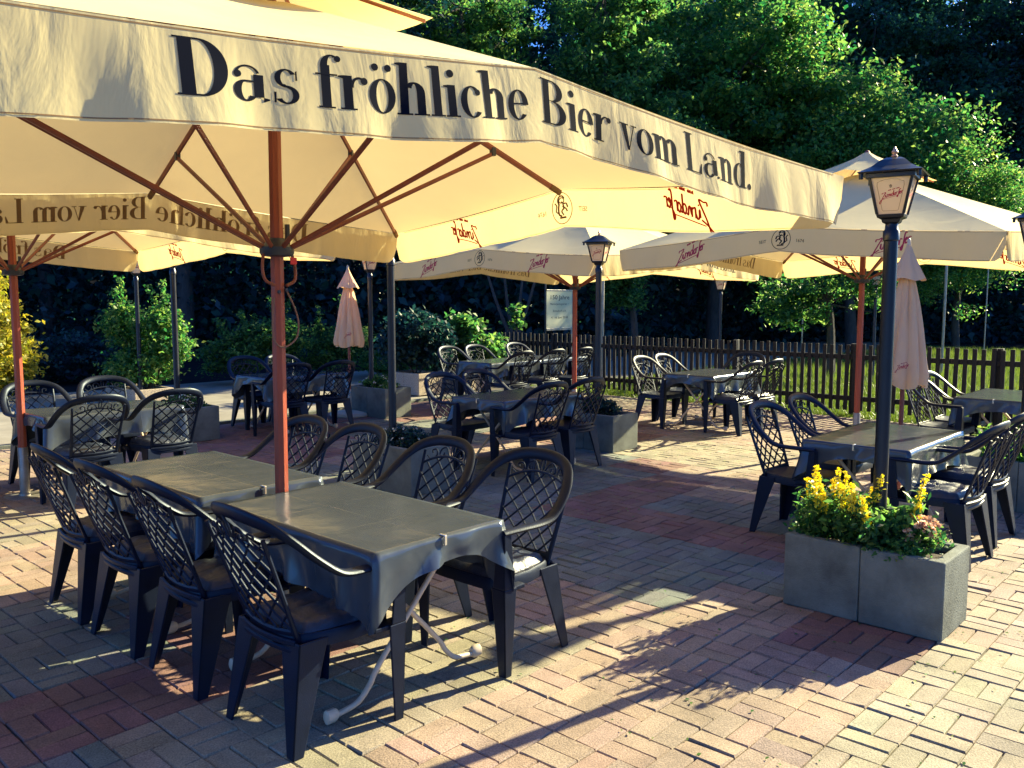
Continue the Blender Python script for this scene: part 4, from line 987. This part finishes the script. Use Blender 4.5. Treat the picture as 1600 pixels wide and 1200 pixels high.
spike_plant(4.50, 1.90, .36, 6, "yellow-flowered plant at the left end of the front trough", 1)
spike_plant(4.54, 1.72, .36, 9, "tallest yellow flower spikes in the front trough, left of the lamp post", 2)
spike_plant(4.50, 1.53, .36, 7, "yellow flower spikes right of the lamp post in the front trough", 3)
def cover(name, a, b, z, rx, rz, m, label, seed, ls=.04, n=40, per=30, fl=None, cat_="plant", group="low plants in the troughs", ax=1.0):
    rg = np.random.default_rng(seed); root = empty(name, W(a, b, z), AZ); p, cc = clump_points(rg, (0, 0, rz * .6), (rx, rx * ax, rz), n, per, .03, .3); p = p[p[:, 2] > -.05]
    leaf_mesh("leaves", p, ls, rg, .3, M[m], root)
    if fl:
        p2, _ = clump_points(rg, (0, 0, rz * .9), (rx, rx * ax, rz * .8), 26, fl[1], .012, .7); leaf_mesh("flowers", p2[p2[:, 2] > .02], fl[2], rg, .6, M[fl[0]], root, .8)
    st = MB()
    for c in cc[::4]: st.tube([(c[0] * .3, c[1] * .3, -.04), tuple(c)], [.003, .0015], seg=4)
    st.build("stems", M['stem'], root); tag(root, label, cat_, group)
cover("bushy_plant", 4.53, 1.62, .36, .17, .16, 'leaf', "dark leafy plant in the middle of the front trough", 11, .05, 90, 40, ax=1.6)
cover("bushy_plant", 4.55, 1.93, .36, .12, .10, 'leafwarm', "small pale green plant spilling over the left end of the front trough", 12, .035, 50, 30)
cover("sedum_plant", 4.53, 1.36, .40, .10, .10, 'leaf', "plant with a round faded pink flower head at the right of the front trough", 13, .03, 30, 30, ('pinkflower', 60, .022), "flower")
cover("bushy_plant", 4.44, 1.42, .36, .08, .05, 'leafwarm', "trailing green plant at the front right rim of the front trough", 14, .03, 40, 30)
cover("bushy_plant", 7.7, 5.85, .36, .17, .14, 'leafshade', "dark leafy plant in the trough beside the middle table", 15, .05, 70, 30, ax=1.7)
cover("bushy_plant", 7.7, 9.7, .38, .18, .12, 'leaf', "low white-flowered plant in the trough right of the small folded parasol", 16, .05, 70, 30, ('whiteflower', 8, .03), ax=1.8)
cover("bushy_plant", 4.85, 5.80, .36, .17, .11, 'leafshade', "low plant with tiny pale flowers in the trough behind the front chairs", 17, .045, 70, 30, ('whiteflower', 3, .025), ax=1.8)
cover("bushy_plant", 4.85, 9.8, .36, .17, .13, 'leaf', "white-flowered plant in the trough behind the left table", 18, .045, 70, 30, ('whiteflower', 6, .03), ax=1.8)
cover("bushy_plant", 7.72, 1.62, .36, .19, .20, 'leafwarm', "bright green leafy plant in the trough at the right edge", 19, .06, 60, 26, ax=1.7)
# ------------------------------------------------------------ fence, sign, posts, grass
fr = empty("picket_fence", W(12.4, 5.0), AZ); pm = M['picket']
k = 0; b0 = 1.15
for i in range(100):
    b = b0 + i * .1115
    p = MB(); hgt = 1.02 + rnd.uniform(-.012, .012); p.box((-.028, b - 5.0, .07 + (hgt - .07) / 2), (.020, .056 + rnd.uniform(-.003, .003), hgt - .07), rot=Matrix.Rotation(R(rnd.uniform(-.9, .9)), 3, 'X'))
    p.build("picket", pm, fr, bevel=.004)
for z in (.24, .84):
    r = MB(); r.box((0, 6.67 - 5.0, z), (.034, 11.2, .07)); r.build("rail", pm, fr, bevel=.004)
for i in range(7):
    r = MB(); r.box((.055, 1.0 + i * 1.88 - 5.0, .49), (.075, .085, 1.08)); r.build("post", pm, fr, bevel=.006)
tag(fr, "long dark wooden picket fence between the terrace and the lawn", "fence")
sg = empty("notice_board", (1.02, 18.6, 0), R(52))
b = MB(); b.box((0, 0, 1.45), (.96, .022, .80)); bo = b.build("board", M['signface'], sg, bevel=.003)
for s in (-1, 1):
    q = MB(); q.box((s * .495, .01, 1.0), (.028, .03, 2.0)); q.build("post", M['black_paint'] if s < 0 else M['sleeve'], sg, bevel=.003)
q = MB(); q.box((0, -.004, 1.03), (.96, .03, .05)); q.box((0, -.004, 1.865), (.96, .03, .03)); q.build("frame_rail", M['sleeve'], sg, bevel=.003)
for txt, z, s in (("150 Jahre", 1.71, .13), ("Männergesangverein  •", 1.57, .052), ("Zirndorf e.V.", 1.42, .066), ("4. - 6. Juni 2010", 1.28, .066)):
    l = MB()
    for t in font_tris(txt, s): l.add([(x * 1.5, -.0125, z + y) for x, y in t], [tuple(range(len(t)))])
    l.build("lettering", M['ink'], bo)
tag(sg, "cream anniversary notice board with black lettering beyond the fence", "sign")
pt = MB(); pt.tube([(0, 0, -.1), (0, 0, 3.4)], .030, seg=10); pole0 = pt.build("metal_post", M['sleeve'], None, True)
for i, (x, y, s, lab) in enumerate([(9.65, 19.2, 1.0, "thickest bare grey post on the lawn, right of the salmon folded parasol"), (7.1, 21.0, .6, "thin bare post on the lawn behind the right parasol's strut fan"), (11.3, 20.5, .5, "thin bare post, second to the right of the folded parasol"), (12.8, 21.2, .5, "thin bare post on the lawn near the right edge"), (1.95, 18.6, 1.5, "thick grey post right of the notice board")]):
    o = pole0 if i == 0 else pole0.copy()
    if i: COL.objects.link(o)
    o.location = (x, y, 0); o.scale = (s, s, 1); tag(o, lab, "post", "bare posts beyond the fence")
rg = np.random.default_rng(9)
def grass(name, a0, a1, b0, b1, n, sz):
    a = rg.uniform(a0, a1, n); b = rg.uniform(b0, b1, n)
    x = a * E2[0] + b * G2[0]; y = a * E2[1] + b * G2[1]; h = sz * rg.uniform(.5, 1.2, n); th = rg.uniform(0, 6.28, n); w_ = .006 + .004 * rg.random(n)
    V = np.zeros((n, 3, 3)); V[:, 0] = np.stack([x - w_ * np.cos(th), y - w_ * np.sin(th), np.full(n, -.025)], 1); V[:, 1] = np.stack([x + w_ * np.cos(th), y + w_ * np.sin(th), np.full(n, -.025)], 1)
    V[:, 2] = np.stack([x + rg.normal(0, .03, n), y + rg.normal(0, .03, n), h - .02], 1)
    me = bpy.data.meshes.new(name); me.vertices.add(3 * n); me.vertices.foreach_set("co", V.ravel().astype(np.float32)); me.loops.add(3 * n); me.loops.foreach_set("vertex_index", np.arange(3 * n, dtype=np.int32))
    me.polygons.add(n); me.polygons.foreach_set("loop_start", np.arange(0, 3 * n, 3, dtype=np.int32)); me.update(calc_edges=True); me.materials.append(M['grass'])
    o = bpy.data.objects.new(name, me); COL.objects.link(o); tag(o, kind='stuff')
grass("lawn_grass", 12.5, 17.5, -4, 10.6, 60000, .08)
grass("far_lawn_grass", 17.5, 32, -8, 10.6, 60000, .16)
grass("grass_strip", 12.05, 12.6, -3, 12, 12000, .055)
n = 2200; c = np.stack([rg.uniform(2.5, 12, n), rg.uniform(.5, 10, n)], 1)
xy = np.stack([c[:, 0] * E2[0] + c[:, 1] * G2[0], c[:, 0] * E2[1] + c[:, 1] * G2[1], np.full(n, .006)], 1)
lt = leaf_mesh("leaf_litter", xy, .022, rg, 6, M['leafwarm']); tag(lt, kind='stuff')
